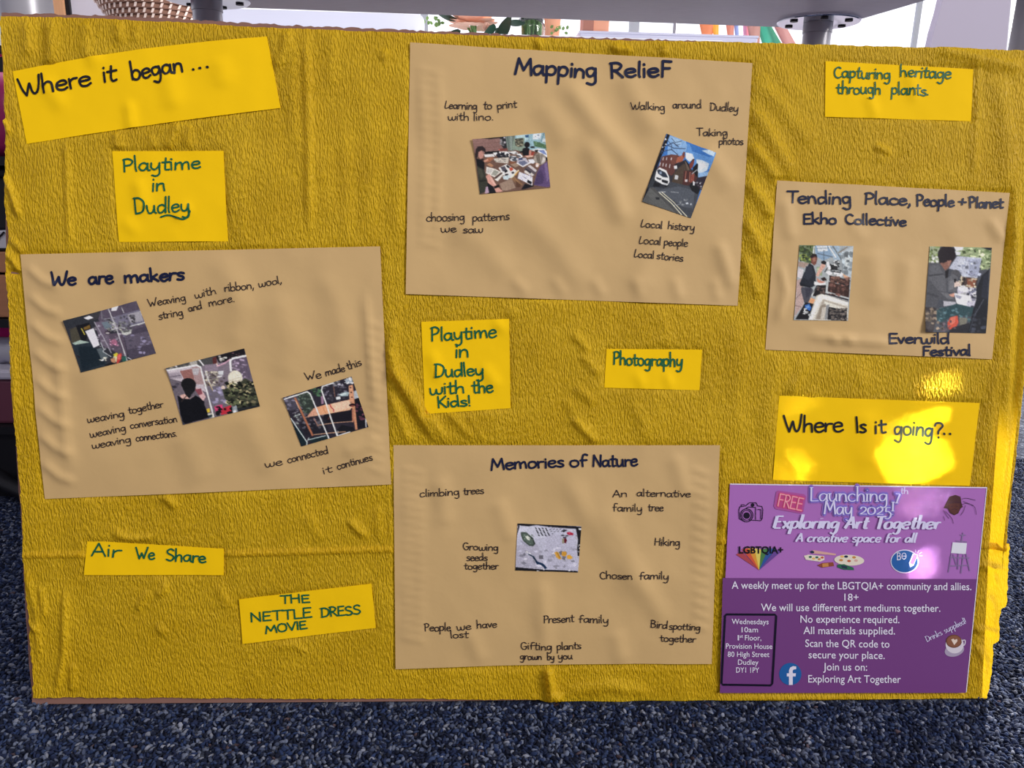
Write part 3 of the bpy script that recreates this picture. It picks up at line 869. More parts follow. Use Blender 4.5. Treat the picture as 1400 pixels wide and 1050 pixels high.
class Ink:
    """flat pen ribbons collected in photo pixels, then laid on a sheet"""
    def __init__(s):
        s.pts = []; s.f = []; s.mi = []; s.dz = []

    def stroke(s, q, hw, mi=0, dz=0.0, caps=True, nib=None):
        q = np.asarray(q, float)
        keep = [0] + [i for i in range(1, len(q)) if np.hypot(*(q[i] - q[i - 1])) > 1e-4]
        q = q[keep]
        if len(q) < 2:
            return
        d = np.gradient(q, axis=0)
        d /= np.maximum(np.hypot(d[:, 0], d[:, 1]), 1e-9)[:, None]
        n = np.stack([-d[:, 1], d[:, 0]], 1)
        w = np.full(len(q), float(hw)) if np.isscalar(hw) else np.asarray(hw, float)
        if nib:
            w = nib[0] + (nib[1] - nib[0]) * np.abs(d[:, 1]) ** 1.5
        s.k = getattr(s, 'k', 0) + 1
        dz = dz + (s.k % 7) * 3e-5
        b = len(s.pts)
        for i in range(len(q)):
            s.pts.append(q[i] + n[i] * w[i]); s.pts.append(q[i] - n[i] * w[i]); s.dz += [dz, dz]
        for i in range(len(q) - 1):
            s.f.append((b + 2 * i, b + 2 * i + 1, b + 2 * i + 3, b + 2 * i + 2)); s.mi.append(mi)
        if caps:
            for e in (0, -1):
                s.disc(q[e], w[e], mi, dz + 1.5e-5, 8)

    def disc(s, c, r, mi=0, dz=0.0, k=16, ry=None, ang=0.0):
        b = len(s.pts)
        ry = r if ry is None else ry
        ca, sa = math.cos(ang), math.sin(ang)
        for i in range(k):
            a = -2 * math.pi * i / k
            x, y = r * math.cos(a), ry * math.sin(a)
            s.pts.append(np.array([c[0] + x * ca - y * sa, c[1] + x * sa + y * ca])); s.dz.append(dz)
        s.f.append(tuple(range(b, b + k))); s.mi.append(mi)

    def poly(s, P, mi=0, dz=0.0):
        P = np.asarray(P, float)
        x, y = P[:, 0], P[:, 1]
        if np.sum(x * np.roll(y, -1) - np.roll(x, -1) * y) > 0:
            P = P[::-1]
        b = len(s.pts)
        for p in P:
            s.pts.append(p); s.dz.append(dz)
        s.f.append(tuple(range(b, b + len(P)))); s.mi.append(mi)

    def line(s, P, w, mi=0, dz=0.0, smooth=True):
        P = [(a, b, not smooth) for a, b in P]
        for q in spline(P):
            s.stroke(q, w / 2, mi, dz)

    def word(s, text, x0, y0, x1, y1, xh, w, rnd=None, alt=False, jit=0.13, slant=0.0, mi=0, dz=0.0, nib=None, serif=None, track=0.0):
        """text written from baseline point x0,y0 to x1,y1 with x-height xh (pixels)"""
        gs = [glyph(c, alt) if c != ' ' else (3.2, []) for c in text]
        tot = sum(g[0] for g in gs) + track * (len(gs) - 1)
        L_ = math.hypot(x1 - x0, y1 - y0)
        ux, uy = (x1 - x0) / L_, (y1 - y0) / L_
        kx = L_ / tot; ky = xh / 5.0
        X = 0.0
        for adv, st in gs:
            by = rnd.uniform(-.3, .3) if rnd else 0
            sy = 1 + (rnd.uniform(-.07, .07) if rnd else 0)
            sl = slant + (rnd.uniform(-.05, .05) if rnd else 0)
            for P in st:
                Q = []
                for (x, y, c) in P:
                    if rnd:
                        x += rnd.uniform(-jit, jit); y += rnd.uniform(-jit, jit)
                    yy = (y * sy + by) * ky
                    xx = (X + x) * kx + sl * yy
                    Q.append((x0 + ux * xx + uy * yy, y0 + uy * xx - ux * yy, c))
                pcs = spline(Q)
                for q in pcs:
                    s.stroke(q, w / 2, mi, dz, nib=nib, caps=(nib is None))
                if serif and len(P) >= 2:
                    sl_, sh_ = serif
                    for (pa, pb) in ((pcs[0][0], pcs[0][1]), (pcs[-1][-1], pcs[-1][-2])):
                        dx, dy = pb - pa
                        if abs(dy) > 1.2 * abs(dx) and (P[0][1] - P[-1][1] > 2.5 or P[-1][1] - P[0][1] > 2.5):
                            s.stroke([(pa[0] - sl_, pa[1]), (pa[0] + sl_, pa[1])], sh_, mi, dz, caps=False)
            X += adv + track

    def build(s, sheet, name, mats, dz=0.0005, parent=None, label=None):
        V = sheet.local(np.array(s.pts), dz + np.array(s.dz))
        F = []
        # keep every face turned to the front
        P = np.array(s.pts)
        for f in s.f:
            x, y = P[list(f), 0], P[list(f), 1]
            ar = np.sum(x * np.roll(y, -1) - np.roll(x, -1) * y)
            F.append(f[::-1] if ar > 0 else f)
        o = mesh(name, V, F, mats, parent or sheet.ob, s.mi)
        if label:
            o['label'] = label
        return o


class Lines(list):
    def build(s, sheet, name, material, label=None):
        for k in s:
            k.build(sheet, name, material, label=label)

    def line(s, P, w):
        s[-1].line(P, w)


def write(sheet, name, material, words, alt=False, seed=1, slant=0.0):
    """one Ink for every written line: words that follow on share it"""
    r = random.Random(seed); out = Lines(); last = None
    for (t, x0, y0, x1, y1, xh, w) in words:
        if last is None or not (abs(y0 - last[1]) < 8 and -3 < x0 - last[0] < 26):
            out.append(Ink())
        al = alt
        if t in ('Relief',):
            al = True
        elif 'f' in t or t == 'of':
            al = False
        out[-1].word(t, x0, y0, x1, y1, xh, w, r, al, slant=slant)
        last = (x1, y1)
    return out


LW = 1.25   # fine pen
ink = write(S['began'], '', None, [('Where', 28, 132, 127, 117, 13, 3.3), ('it', 142, 113, 162, 110, 13, 3.3), ('began', 181, 110, 252, 98, 12.5, 3.3),
                                   ('.', 263, 96, 267, 95, 13, 3.6), ('.', 272, 94, 276, 93, 13, 3.6), ('.', 282, 93, 287, 92, 13, 3.6)], True, 3)
ink.build(S['began'], 'handwriting', M_INK_BLACK, label='black marker handwriting')
ink = write(S['playtime'], '', None, [('Playtime', 169, 235, 276, 230, 10, 2.5), ('in', 208, 262, 228, 261, 10.5, 2.5), ('Dudley', 185, 293, 262, 289, 11, 2.5)], False, 4)
ink.line([(221, 297), (231, 294.5), (244, 298), (252, 300), (258, 296), (261, 289)], 2.4)
ink.build(S['playtime'], 'handwriting', M_INK_GREEN, label='green marker handwriting')
ink = write(S['kids'], '', None, [('Playtime', 589, 466, 680, 461, 9.5, 2.5), ('in', 622, 489, 642, 488.5, 10, 2.5), ('Dudley', 594, 516, 662, 513, 9.5, 2.5),
                                  ('with', 588, 540, 636, 536, 9, 2.5), ('the', 646, 537, 675, 535.5, 9, 2.5), ('Kids!', 598, 557, 645, 554, 8, 2.5)], False, 5)
ink.build(S['kids'], 'handwriting', M_INK_GREEN, label='green marker handwriting')
ink = write(S['photography'], '', None, [('Photography', 838, 498, 933, 501, 9, 2.4)], False, 6)
ink.build(S['photography'], 'handwriting', M_INK_GREEN, label='green marker handwriting')
ink = write(S['capturing'], '', None, [('Capturing', 1139, 106.5, 1217, 108.5, 8.5, 2.1), ('heritage', 1229, 105.5, 1300, 108.5, 8.5, 2.1),
                                       ('through', 1143, 128.5, 1204, 129, 8.5, 2.1), ('plants.', 1217, 129.5, 1269, 131, 8.5, 2.1)], False, 7)
ink.build(S['capturing'], 'handwriting', M_INK_GREEN, label='green marker handwriting')
ink = write(S['going'], '', None, [('Where', 1071, 589.5, 1153, 590, 11.5, 2.9), ('Is', 1169, 591, 1183, 591, 11, 2.9), ('it', 1194, 592, 1212, 591, 11, 2.9),
                                   ('going', 1221, 594, 1275, 597, 12, 2.9), ('?', 1276, 598, 1289, 598, 11.5, 2.9), ('.', 1288, 594, 1292, 594, 11, 3.2), ('.', 1296, 594, 1300, 594, 11, 3.2)], True, 8)
ink.build(S['going'], 'handwriting', M_INK_BLACK, label='black marker handwriting')
ink = write(S['air'], '', None, [('Air', 125, 759, 167, 761, 9.5, 2.4), ('We', 186, 763, 213, 764, 8.5, 2.4), ('Share', 227, 766, 283, 769, 9, 2.4)], False, 9)
ink.build(S['air'], 'handwriting', M_INK_GREEN, label='green marker capitals')
ink = write(S['nettle'], '', None, [('THE', 384, 824.5, 425, 823, 5.8, 2.2), ('NETTLE', 343, 849.5, 428, 843, 6.8, 2.2), ('DRESS', 439, 843.5, 494, 838.5, 6.6, 2.2), ('MOVIE', 363, 865.5, 421, 858.5, 5.7, 2.2)], False, 10)
ink.build(S['nettle'], 'handwriting', M_INK_GREEN, label='green marker capitals')
# brown sheets: heading in marker, notes in fine pen
ink = write(S['mapping'], '', None, [('Mapping', 703, 102, 817, 107, 12, 3.7), ('Relief', 834, 106.5, 917, 106, 11, 3.7)], True, 11)
ink.build(S['mapping'], 'heading_lettering', M_INK_NAVY, label='navy marker heading')
ink = write(S['mapping'], '', None, [
    ('Learning', 608, 149, 653, 150.5, 5.6, LW), ('to', 661, 149.5, 673, 149.5, 6, LW), ('print', 680, 150, 707, 147, 5.6, LW),
    ('with', 613, 165.5, 642, 165, 5.6, LW), ('lino.', 647, 165.5, 675, 164.5, 5.6, LW),
    ('choosing', 583, 303, 636, 301.5, 6, LW), ('patterns', 646, 303, 697, 301, 5.8, LW), ('we', 603, 318, 625, 317, 5.6, LW), ('saw', 633, 319, 661, 318.5, 5.6, LW),
    ('Walking', 861, 151, 909, 152, 5.6, LW), ('around', 919, 148.5, 959, 148.5, 5.6, LW), ('Dudley', 970, 151, 1009, 153.5, 5.8, LW),
    ('Taking', 952, 186, 995, 186, 5.4, LW), ('photos', 982, 198, 1016, 198, 5.6, LW),
    ('Local', 875, 310.5, 905, 313, 5.6, LW), ('history', 912, 313, 949, 316, 5.4, LW), ('Local', 873, 333, 903, 335, 5.6, LW), ('people', 907, 335.5, 940, 337.5, 5.4, LW),
    ('Local', 866, 351.5, 894, 354, 5.6, LW), ('stories', 897, 354, 934, 357.5, 5.4, LW)], True, 12)
ink.build(S['mapping'], 'handwriting', M_INK_PEN, label='fine dark pen notes')
ink = write(S['makers'], '', None, [('We', 71, 389.5, 106, 390, 9.5, 3.5), ('are', 122, 388.5, 157, 386.5, 9.8, 3.5), ('makers', 172, 386.5, 254, 382, 9.5, 3.5)], True, 13)
ink.build(S['makers'], 'heading_lettering', M_INK_NAVY, label='navy marker heading')
ink = write(S['makers'], '', None, [
    ('Weaving', 204, 419.5, 256, 411, 5.6, LW), ('with', 268, 408, 298, 401.5, 5.6, LW), ('ribbon,', 309, 399, 349, 394.5, 5.6, LW), ('wool,', 355, 393, 387, 387, 5.6, LW),
    ('string', 218, 437, 252, 430.5, 5.6, LW), ('and', 259, 426, 278, 422, 5.4, LW), ('more.', 287, 419.5, 323, 412, 5.6, LW),
    ('weaving', 121, 578, 172, 569, 5.4, LW), ('together', 177, 566, 225, 556, 5.4, LW),
    ('weaving', 125, 598, 174, 588.5, 5.4, LW), ('conversation', 179, 586, 244, 576, 5.2, LW),
    ('weaving', 128, 613, 181, 604, 5.4, LW), ('connections.', 187, 603, 243, 596, 5.2, LW),
    ('We', 418, 520, 441, 516, 6, LW), ('made', 446, 514, 473, 507, 5.6, LW), ('this', 476, 506, 496, 498.5, 5.6, LW),
    ('we', 364, 638.5, 388, 634.5, 5.6, LW), ('connected', 394, 633, 450, 619.5, 5.4, LW), ('it', 442, 648, 456, 644, 5.4, LW), ('continues', 462, 641.5, 511, 628, 5.4, LW)], False, 14)
ink.build(S['makers'], 'handwriting', M_INK_PEN, label='fine dark pen notes')
ink = write(S['tending'], '', None, [('Tending', 1075, 277.5, 1164, 279.5, 9, 2.7), ('Place,', 1181, 279, 1246, 281, 8.8, 2.7), ('People', 1252, 281.5, 1304, 282.5, 8, 2.7),
                                     ('+', 1309, 282, 1320, 283, 8, 2.7), ('Planet', 1324, 284, 1371, 284.5, 7.6, 2.7),
                                     ('Ekho', 1097, 306.5, 1143, 306.5, 7.4, 2.7), ('Collective', 1154, 306.5, 1239, 309, 7.4, 2.7),
                                     ('Everwild', 1213, 469, 1297, 469.5, 7.4, 2.7), ('Festival', 1260, 486, 1326, 485.5, 7, 2.7)], True, 15)
ink.build(S['tending'], 'heading_lettering', M_INK_NAVY, label='navy marker lettering')
ink = write(S['memories'], '', None, [('Memories', 671, 642, 772, 637.5, 8.4, 2.8), ('of', 779, 638, 803, 637, 8.4, 2.8), ('Nature', 810, 637, 872, 636.5, 8.4, 2.8)], True, 16)
ink.build(S['memories'], 'heading_lettering', M_INK_NAVY, label='navy marker heading')
ink = write(S['memories'], '', None, [
    ('climbing', 574, 679, 629, 676, 5.4, LW), ('trees', 634, 676, 662, 674, 5.6, LW), ('An', 837, 679, 858, 679, 5.4, LW), ('alternative', 870, 678, 944, 679, 5.2, LW),
    ('family', 837, 698, 878, 699, 5.4, LW), ('tree', 886, 698, 907, 698, 5.6, LW), ('Growing', 633, 751, 682, 752, 5.4, LW), ('seeds', 638, 766, 667, 765.5, 5.4, LW), ('together', 635, 777.5, 682, 777.5, 5.2, LW),
    ('Hiking', 894, 745, 930, 746, 5.6, LW), ('Chosen', 820, 791, 864, 790, 5.4, LW), ('family', 873, 790, 914, 791.5, 5.4, LW),
    ('People', 581, 862, 617, 861, 5.6, LW), ('we', 625, 860.5, 645, 859, 5.4, LW), ('have', 652, 857.5, 680, 856.5, 5.4, LW), ('lost', 616, 871, 641, 870, 5.2, LW),
    ('Present', 743, 850, 785, 849.5, 5.6, LW), ('family', 791, 850, 832, 851, 5.4, LW), ('Gifting', 712, 887, 755, 887, 5.6, LW), ('plants', 761, 887.5, 795, 886, 5.4, LW),
    ('grown', 711, 901, 741, 901, 5, LW), ('by', 748, 901, 758, 901, 5.2, LW), ('you', 763, 900.5, 783, 900, 5, LW),
    ('Bird', 889, 857, 912, 858.5, 5.6, LW), ('spotting', 914, 859, 957, 861, 5.2, LW), ('together', 902, 876, 951, 877, 5.2, LW)], False, 17)
ink.build(S['memories'], 'handwriting', M_INK_PEN, label='fine dark pen notes')

# ------------------------------------------------------------------ the purple poster's printing
PO = S['poster']
M_DKPUR = mat('dark_purple_print', (0.175, 0.052, 0.215), 0.38, spec=0.4, var=0.02, vscale=6)
M_WHITE = mat('white_print', (0.80, 0.76, 0.90), 0.4)
M_LILWH = mat('pale_lilac_print', (0.72, 0.68, 0.92), 0.4)


def pm(h, r=0.4):
    return mat('print_' + h, h, r)


# lower dark panel follows the sheet
q = np.array([(988.0, 790), (1335.5, 791.5), (1320, 947), (984, 947)])
n1, n2 = 60, 30
u = np.linspace(0, 1, n1)[None, :, None]; v = np.linspace(0, 1, n2)[:, None, None]
P = (q[0] * (1 - u) + q[1] * u) * (1 - v) + (q[3] * (1 - u) + q[2] * u) * v
V = PO.local(P, 0.0002).reshape(-1, 3); idx = np.arange(n1 * n2).reshape(n2, n1)
mesh('lower_panel', V, np.stack([idx[:-1, :-1], idx[1:, :-1], idx[1:, 1:], idx[:-1, 1:]], -1).reshape(-1, 4), M_DKPUR, PO.ob)['label'] = 'darker purple lower panel'
# thin white paper margin along the top, left and bottom right
i_ = Ink()
i_.stroke([(998, 661.8), (1100, 663.2), (1225, 665), (1349, 666.6)], 0.7, caps=False)
i_.stroke([(1348.6, 667), (1336, 790), (1320.6, 946)], 0.5, caps=False)
i_.build(PO, 'paper_margin', M_WHITE, 0.0003)


def typeset(ink, text, x0, x1, yb, h, mi=0, bold=0.0, shear=0.0, y1=None, dz=0.0):
    """built-in typeface set between pixels x0..x1 on baseline yb; h = pixel height of one em"""
    cu = bpy.data.curves.new('type', 'FONT')
    cu.body = text; cu.offset = bold; cu.shear = shear; cu.resolution_u = 3
    o = bpy.data.objects.new('type', cu); sc.collection.objects.link(o)
    dg = bpy.context.evaluated_depsgraph_get()
    me = bpy.data.meshes.new_from_object(o.evaluated_get(dg))
    n = len(me.vertices)
    co = np.zeros(n * 3); me.vertices.foreach_get('co', co); co = co.reshape(-1, 3)
    mn, mx = co[:, 0].min(), co[:, 0].max()
    y1 = yb if y1 is None else y1
    t = (co[:, 0] - mn) / (mx - mn)
    X = x0 + t * (x1 - x0)
    ang = math.atan2(y1 - yb, x1 - x0)
    Y = yb + (y1 - yb) * t - co[:, 1] * h * math.cos(ang)
    X = X - co[:, 1] * h * math.sin(ang) * -1 * -1 if False else X + co[:, 1] * h * math.sin(ang)
    b = len(ink.pts)
    for x, y in zip(X, Y):
        ink.pts.append(np.array([x, y])); ink.dz.append(dz)
    for p in me.polygons:
        ink.f.append(tuple(b + k for k in p.vertices)); ink.mi.append(mi)
    bpy.data.objects.remove(o); bpy.data.curves.remove(cu); bpy.data.meshes.remove(me)


i_ = Ink()
B0 = 0.006
for (t, x0, x1, yb, h, y1) in [
    ('A weekly meet up for the LBGTQIA+ community and allies.', 1000, 1327.5, 804.5, 14.6, 806.5), ('18+', 1154, 1173.5, 821, 14, 821),
    ('We will use different art mediums together.', 1040, 1285, 835, 14.6, 836), ('No experience required.', 1094, 1229, 851, 14.6, 851.5),
    ('All materials supplied.', 1098, 1223, 866.5, 14.6, 867), ('Scan the QR code to', 1100.5, 1215.5, 884, 14.6, 885), ('secure your place.', 1105, 1209, 899.5, 14.6, 900.5),
    ('Join us on:', 1125, 1185, 916, 14.6, 916.5), ('Exploring Art Together', 1104.5, 1231, 932.5, 14.6, 933)]:
    typeset(i_, t, x0, x1, yb, h, 0, B0, 0, y1)
i_.build(PO, 'body_lettering', M_WHITE, 0.0005)
i_ = Ink()
for (t, x0, x1, yb, y1) in [('Wednesdays', 1000, 1050.5, 852.8, 853.2), ('10am', 1013.5, 1036, 864, 864), ('Floor,', 1018, 1040.5, 875, 875.2), ('1', 1008.2, 1010.0, 875, 875), ('st', 1011, 1015.5, 871.5, 871.5),
                            ('Provision House', 992, 1055.5, 886.3, 886.8), ('80 High Street', 994.5, 1051.5, 897.5, 897.8), ('Dudley', 1008.5, 1036.5, 908.3, 908.6), ('DY1 1PY', 1006, 1037.5, 919, 919.3)]:
    typeset(i_, t, x0, x1, yb, 10.4 if t != 'st' else 6.5, 0, B0, 0, y1)
i_.build(PO, 'address_lettering', M_WHITE, 0.0005)
i_ = Ink()
i_.stroke([(993, 839.5), (1059.5, 840), (1061, 842), (1055.5, 934), (1053.5, 936.5), (988, 935.5), (986, 933), (991, 841.5), (993, 839.5), (996, 839.5)], 1.4, 0)
i_.build(PO, 'address_box', pm('141026'), 0.0006)
# headings
i_ = Ink()
for k, (w_, mi) in enumerate(((7.6, 0), (5.4, 1), (3.8, 2))):
    for (t, x0, yb, x1, xh) in (('Launching', 1106.5, 684.5, 1213.5, 10.2), ('7', 1222, 684.5, 1229, 10.2), ('May', 1125.5, 702.5, 1165, 10.2), ('2025!', 1174, 702.5, 1222, 9.6)):
        i_.word(t, x0, yb, x1, yb + 0.8, xh, w_, mi=mi, dz=0.00025 * k)
i_.build(PO, 'lettering_halo', [pm('a275c8'), pm('8f72cc'), pm('7f70cf')], 0.00035)
i_ = Ink()
for (t, x0, yb, x1, xh) in (('Launching', 1106.5, 684.5, 1213.5, 10.2), ('7', 1222, 684.5, 1229, 10.2), ('May', 1125.5, 702.5, 1165, 10.2), ('2025!', 1174, 702.5, 1222, 9.6)):
    i_.word(t, x0, yb, x1, yb + 0.8, xh, 1.4, nib=(0.45, 1.15), serif=(2.6, 0.4))
i_.word('th', 1230, 674.5, 1241, 674.8, 4.6, 1.0, nib=(0.35, 0.75), serif=(1.2, 0.3))
i_.build(PO, 'launch_lettering', M_LILWH, 0.0012)
i_ = Ink()
i_.word('Exploring Art Together', 1056, 721.5, 1284, 722.5, 9.0, 3, slant=0.26, nib=(0.95, 2.3), serif=(2.2, 0.8), track=0.2)
i_.word('A creative space for all', 1087, 740, 1251, 741, 6.4, 2, slant=0.26, nib=(0.7, 1.45), serif=(1.4, 0.55), track=0.2)
i_.build(PO, 'title_lettering', M_LILWH, 0.0012)
i_ = Ink()
fr = [(1062.5, 672), (1100.5, 678), (1096, 701), (1058.5, 693.5)]
i_.poly([(1064, 670.5), (1099, 675.5), (1102, 678.5), (1098, 700), (1094.5, 702), (1060.5, 696), (1057.5, 692.5), (1061, 672.5)], 0, 0)
i_.poly([(1066, 673.5), (1097, 678), (1099, 680), (1095.5, 697.5), (1093.5, 699), (1063, 693.5), (1061, 691.5), (1064, 675)], 1, 0.00006)
i_.word('FREE', 1062, 691, 1096, 698, 9.2, 3.6, mi=2, dz=0.0001)
i_.word('FREE', 1062, 691, 1096, 698, 9.2, 1.5, mi=3, dz=0.0004)
i_.build(PO, 'free_stamp', [pm('b0559c'), pm('bf4a86'), pm('d8527f'), pm('f3a5b4')], 0.0004, label='pink FREE stamp')
# camera drawing
i_ = Ink()
cx = lambda x, y: (900 + x / 2.8, 675 + y / 2.8)
for P in ([(308, 62), (312, 50), (335, 46), (348, 34), (374, 34), (380, 46), (396, 48), (400, 60), (398, 94), (392, 103), (350, 100)], [(308, 62), (310, 95), (325, 103)], [(316, 50), (318, 42), (330, 42)], [(330, 60), (345, 50), (372, 52)],
          [(372, 54), (372, 98)], [(380, 60), (392, 60), (392, 96)]):
    i_.line([cx(*p) for p in P], 1.0, smooth=False)
t_ = np.linspace(0, 2 * math.pi, 25)
for rx, ry, w_ in ((24, 25, 1.1), (18, 19, 0.9)):
    i_.stroke([cx(338 + rx * math.cos(a), 82 + ry * math.sin(a)) for a in t_], w_ / 2)
i_.disc(cx(338, 83), 4.4, 0); i_.disc(cx(361, 43), 2.4, 0)
i_.build(PO, 'camera_drawing', pm('1c1028'), 0.0004)
# rainbow heart with lettering
i_ = Ink()
R = lambda x, y: (980 + x / 3.684, 650 + y / 3.684)
seg = [((96, 398), (125, 380), 'b04a52'), ((125, 372), (155, 366), 'd4583f'), ((155, 366), (188, 366), 'e09a3c'), ((188, 366), (222, 372), 'e3cf63'), ((222, 372), (258, 366), '4d7f4a'), ((258, 366), (296, 368), '35579e'), ((296, 370), (322, 384), '6b4a96')]
hm = []
for k, (a, b_, c_) in enumerate(seg):
    i_.poly([R(*a), R(*b_), R(212, 476)], k, 0.00003 * k); hm.append(pm(c_))
typeset(i_, 'LGBTQIA+', 980 + 110 / 3.684, 980 + 333 / 3.684, 650 + 391 / 3.684, 13.5, len(seg), 0.03, 0, dz=0.0004)
i_.build(PO, 'rainbow_heart', hm + [pm('14101c')], 0.0004, label='rainbow heart under black lettering')
# paints
i_ = Ink(); cols = ['e6dccb', 'c98a4c', '3b6a58', 'c35b3c', '8f4a36', '2f6b4f', 'e8bb70', '26324a', 'd9a9a0']
i_.poly([R(x, y) for x, y in ((438, 404), (462, 398), (540, 406), (542, 424), (520, 434), (448, 424))], 0)
for x, y, k in ((470, 410, 2), (503, 412, 2), (530, 413, 3), (487, 418, 6), (515, 421, 1)): i_.disc(R(x, y), 2.2, k, 0.00006, 10, 1.5)
i_.poly([R(x, y) for x, y in ((470, 380), (488, 376), (600, 394), (598, 402), (480, 392))], 8, 0.00003); i_.disc(R(480, 385), 2.8, 7, 0.00008, 10, 1.8, 0.2)
i_.disc(R(666, 426), 20.5, 0, 0.00002, 24, 7.4, 0.05)
for x, y, k in ((630, 408, 6), (650, 408, 7), (690, 412, 1), (665, 430, 3), (625, 426, 1), (700, 428, 8)): i_.disc(R(x, y), 2.7, k, 0.00008, 10, 1.7)
i_.poly([R(x, y) for x, y in ((505, 452), (530, 440), (585, 436), (590, 455), (530, 464))], 4, 0.0001); i_.poly([R(x, y) for x, y in ((530, 444), (560, 440), (562, 458), (532, 461))], 1, 0.00013)
i_.poly([R(x, y) for x, y in ((606, 448), (640, 446), (688, 464), (690, 476), (640, 474), (606, 462))], 5, 0.0001); i_.poly([R(x, y) for x, y in ((625, 452), (655, 456), (655, 470), (628, 464))], 7, 0.00012)
i_.build(PO, 'paints_drawing', [pm(c_) for c_ in cols], 0.0004, label='paint palettes and crayons drawing')
# round badge with pencil
i_ = Ink()
i_.disc(R(945, 432), 19.4, 0, 0, 30, 16.2); i_.disc(R(944, 432), 18.0, 1, 0.00005, 30, 14.9)
i_.poly([R(x, y) for x, y in ((985, 392), (1012, 398), (990, 452), (972, 462), (966, 440))], 0, 0.00008); i_.poly([R(x, y) for x, y in ((990, 396), (1008, 401), (988, 448), (972, 440))], 2, 0.0001)
for a, b_ in (((1000, 385), (998, 374)), ((1010, 388), (1016, 376)), ((1018, 394), (1030, 386)), ((1018, 403), (1032, 403))): i_.line([R(*a), R(*b_)], 0.9, 0, 0.0001)
i_.word('B', R(905, 424)[0], R(905, 424)[1], R(927, 424)[0], R(927, 424)[1], 5.2, 1.0, dz=0.0001, mi=0)
i_.disc(R(941, 405), 3.4, 0, 0.0001, 16, 4.6); i_.disc(R(941, 405), 2.5, 1, 0.00013, 16, 3.7); i_.line([R(932, 405), R(950, 405)], 0.9, 0, 0.00016)
i_.build(PO, 'badge_drawing', [pm('e6e2f2'), pm('2a62a8'), pm('e583b8')], 0.0004, label='round blue badge with pink pencil')
# person in a brown hat, hands framing
i_ = Ink()
i_.poly([R(x, y) for x, y in ((1141, 164), (1158, 130), (1170, 106), (1200, 97), (1226, 106), (1230, 135), (1238, 158), (1226, 166), (1215, 190), (1195, 200), (1172, 188), (1162, 166))], 0)
i_.poly([R(x, y) for x, y in ((1166, 142), (1222, 140), (1218, 178), (1196, 196), (1174, 182))], 1, 0.00005)
for P in ([(1160, 140), (1195, 132), (1230, 138)], [(1180, 172), (1196, 168), (1210, 172)], [(1178, 156), (1188, 153)], [(1202, 153), (1212, 156)]): i_.line([R(*p) for p in P], 0.6, 2, 0.0001)
for P in ([(1232, 118), (1258, 114), (1300, 124)], [(1232, 145), (1262, 140), (1296, 158), (1304, 196)], [(1140, 175), (1155, 200), (1168, 215)], [(1150, 180), (1180, 212), (1190, 240)], [(1225, 200), (1240, 180), (1250, 150)], [(1240, 130), (1290, 150)], [(1140, 205), (1146, 225)]): i_.line([R(*p) for p in P], 0.55, 2, 0.0001)
i_.build(PO, 'portrait_drawing', [pm('4a2a2c'), pm('5c352f'), pm('3a1f3a')], 0.0004, label='line drawing of person in brown hat')
# easel
i_ = Ink()
for P in ([(1238, 290), (1230, 335)], [(1226, 300), (1250, 300)], [(1180, 395), (1165, 485)], [(1254, 395), (1272, 478)], [(1215, 395), (1212, 470)], [(1172, 412), (1268, 415)], [(1178, 455), (1264, 452)], [(1190, 400), (1205, 450)], [(1240, 400), (1228, 490)], [(1205, 330), (1256, 334)]): i_.line([R(*p) for p in P], 1.5, 0, 0, False)
i_.poly([R(x, y) for x, y in ((1186, 336), (1258, 340), (1252, 395), (1178, 390))], 1, 0.00006)
i_.build(PO, 'easel_drawing', [pm('8c72a0'), pm('e3e3ee')], 0.0004, label='grey easel with white canvas drawing')
# coffee cup
i_ = Ink()
U = lambda x, y: (980 + x / 3.684, 780 + y / 3.684)
i_.disc(U(1195, 400), 13.6, 0, 0, 24, 8.6, -0.25); i_.disc(U(1196, 372), 12.4, 1, 0.00004, 24, 12.0); i_.disc(U(1192, 355), 10.9, 2, 0.00008, 24, 9.0); i_.disc(U(1193, 355), 9.6, 3, 0.0001, 24, 7.8)
i_.poly([U(x, y) for x, y in ((1178, 346), (1190, 342), (1196, 348), (1208, 343), (1210, 354), (1194, 374))], 4, 0.00013)
i_.line([U(1232, 352), U(1248, 350), U(1246, 372), U(1228, 380)], 1.4, 1, 0.00005)
i_.build(PO, 'coffee_cup_drawing', [pm('a99cb4'), pm('d8d0da'), pm('6e4638'), pm('8a5a44'), pm('e6d3c6')], 0.0004, label='coffee cup picture with milk heart')
i_ = Ink()
i_.word('Drinks supplied!', U(1056, 358)[0], U(1056, 358)[1], U(1257, 262)[0], U(1257, 262)[1], 4.2, 1, nib=(0.25, 0.5), serif=(0.9, 0.22))
i_.build(PO, 'drinks_lettering', M_LILWH, 0.0005)
# round blue social logo
i_ = Ink()
i_.disc(U(369, 520), 15.2, 0, 0, 40)
f_ = [(362, 575), (362, 532), (351, 532), (351, 516), (362, 516), (362, 503), (367, 488), (382, 480), (399, 482), (398, 496), (388, 496), (381, 501), (381, 516), (397, 516), (395, 532), (381, 532), (381, 574)]
i_.poly([U(*p) for p in f_], 1, 0.0001)
i_.build(PO, 'social_logo', [pm('2360a4'), pm('e4dff0')], 0.0004, label='round blue logo with white letter f')

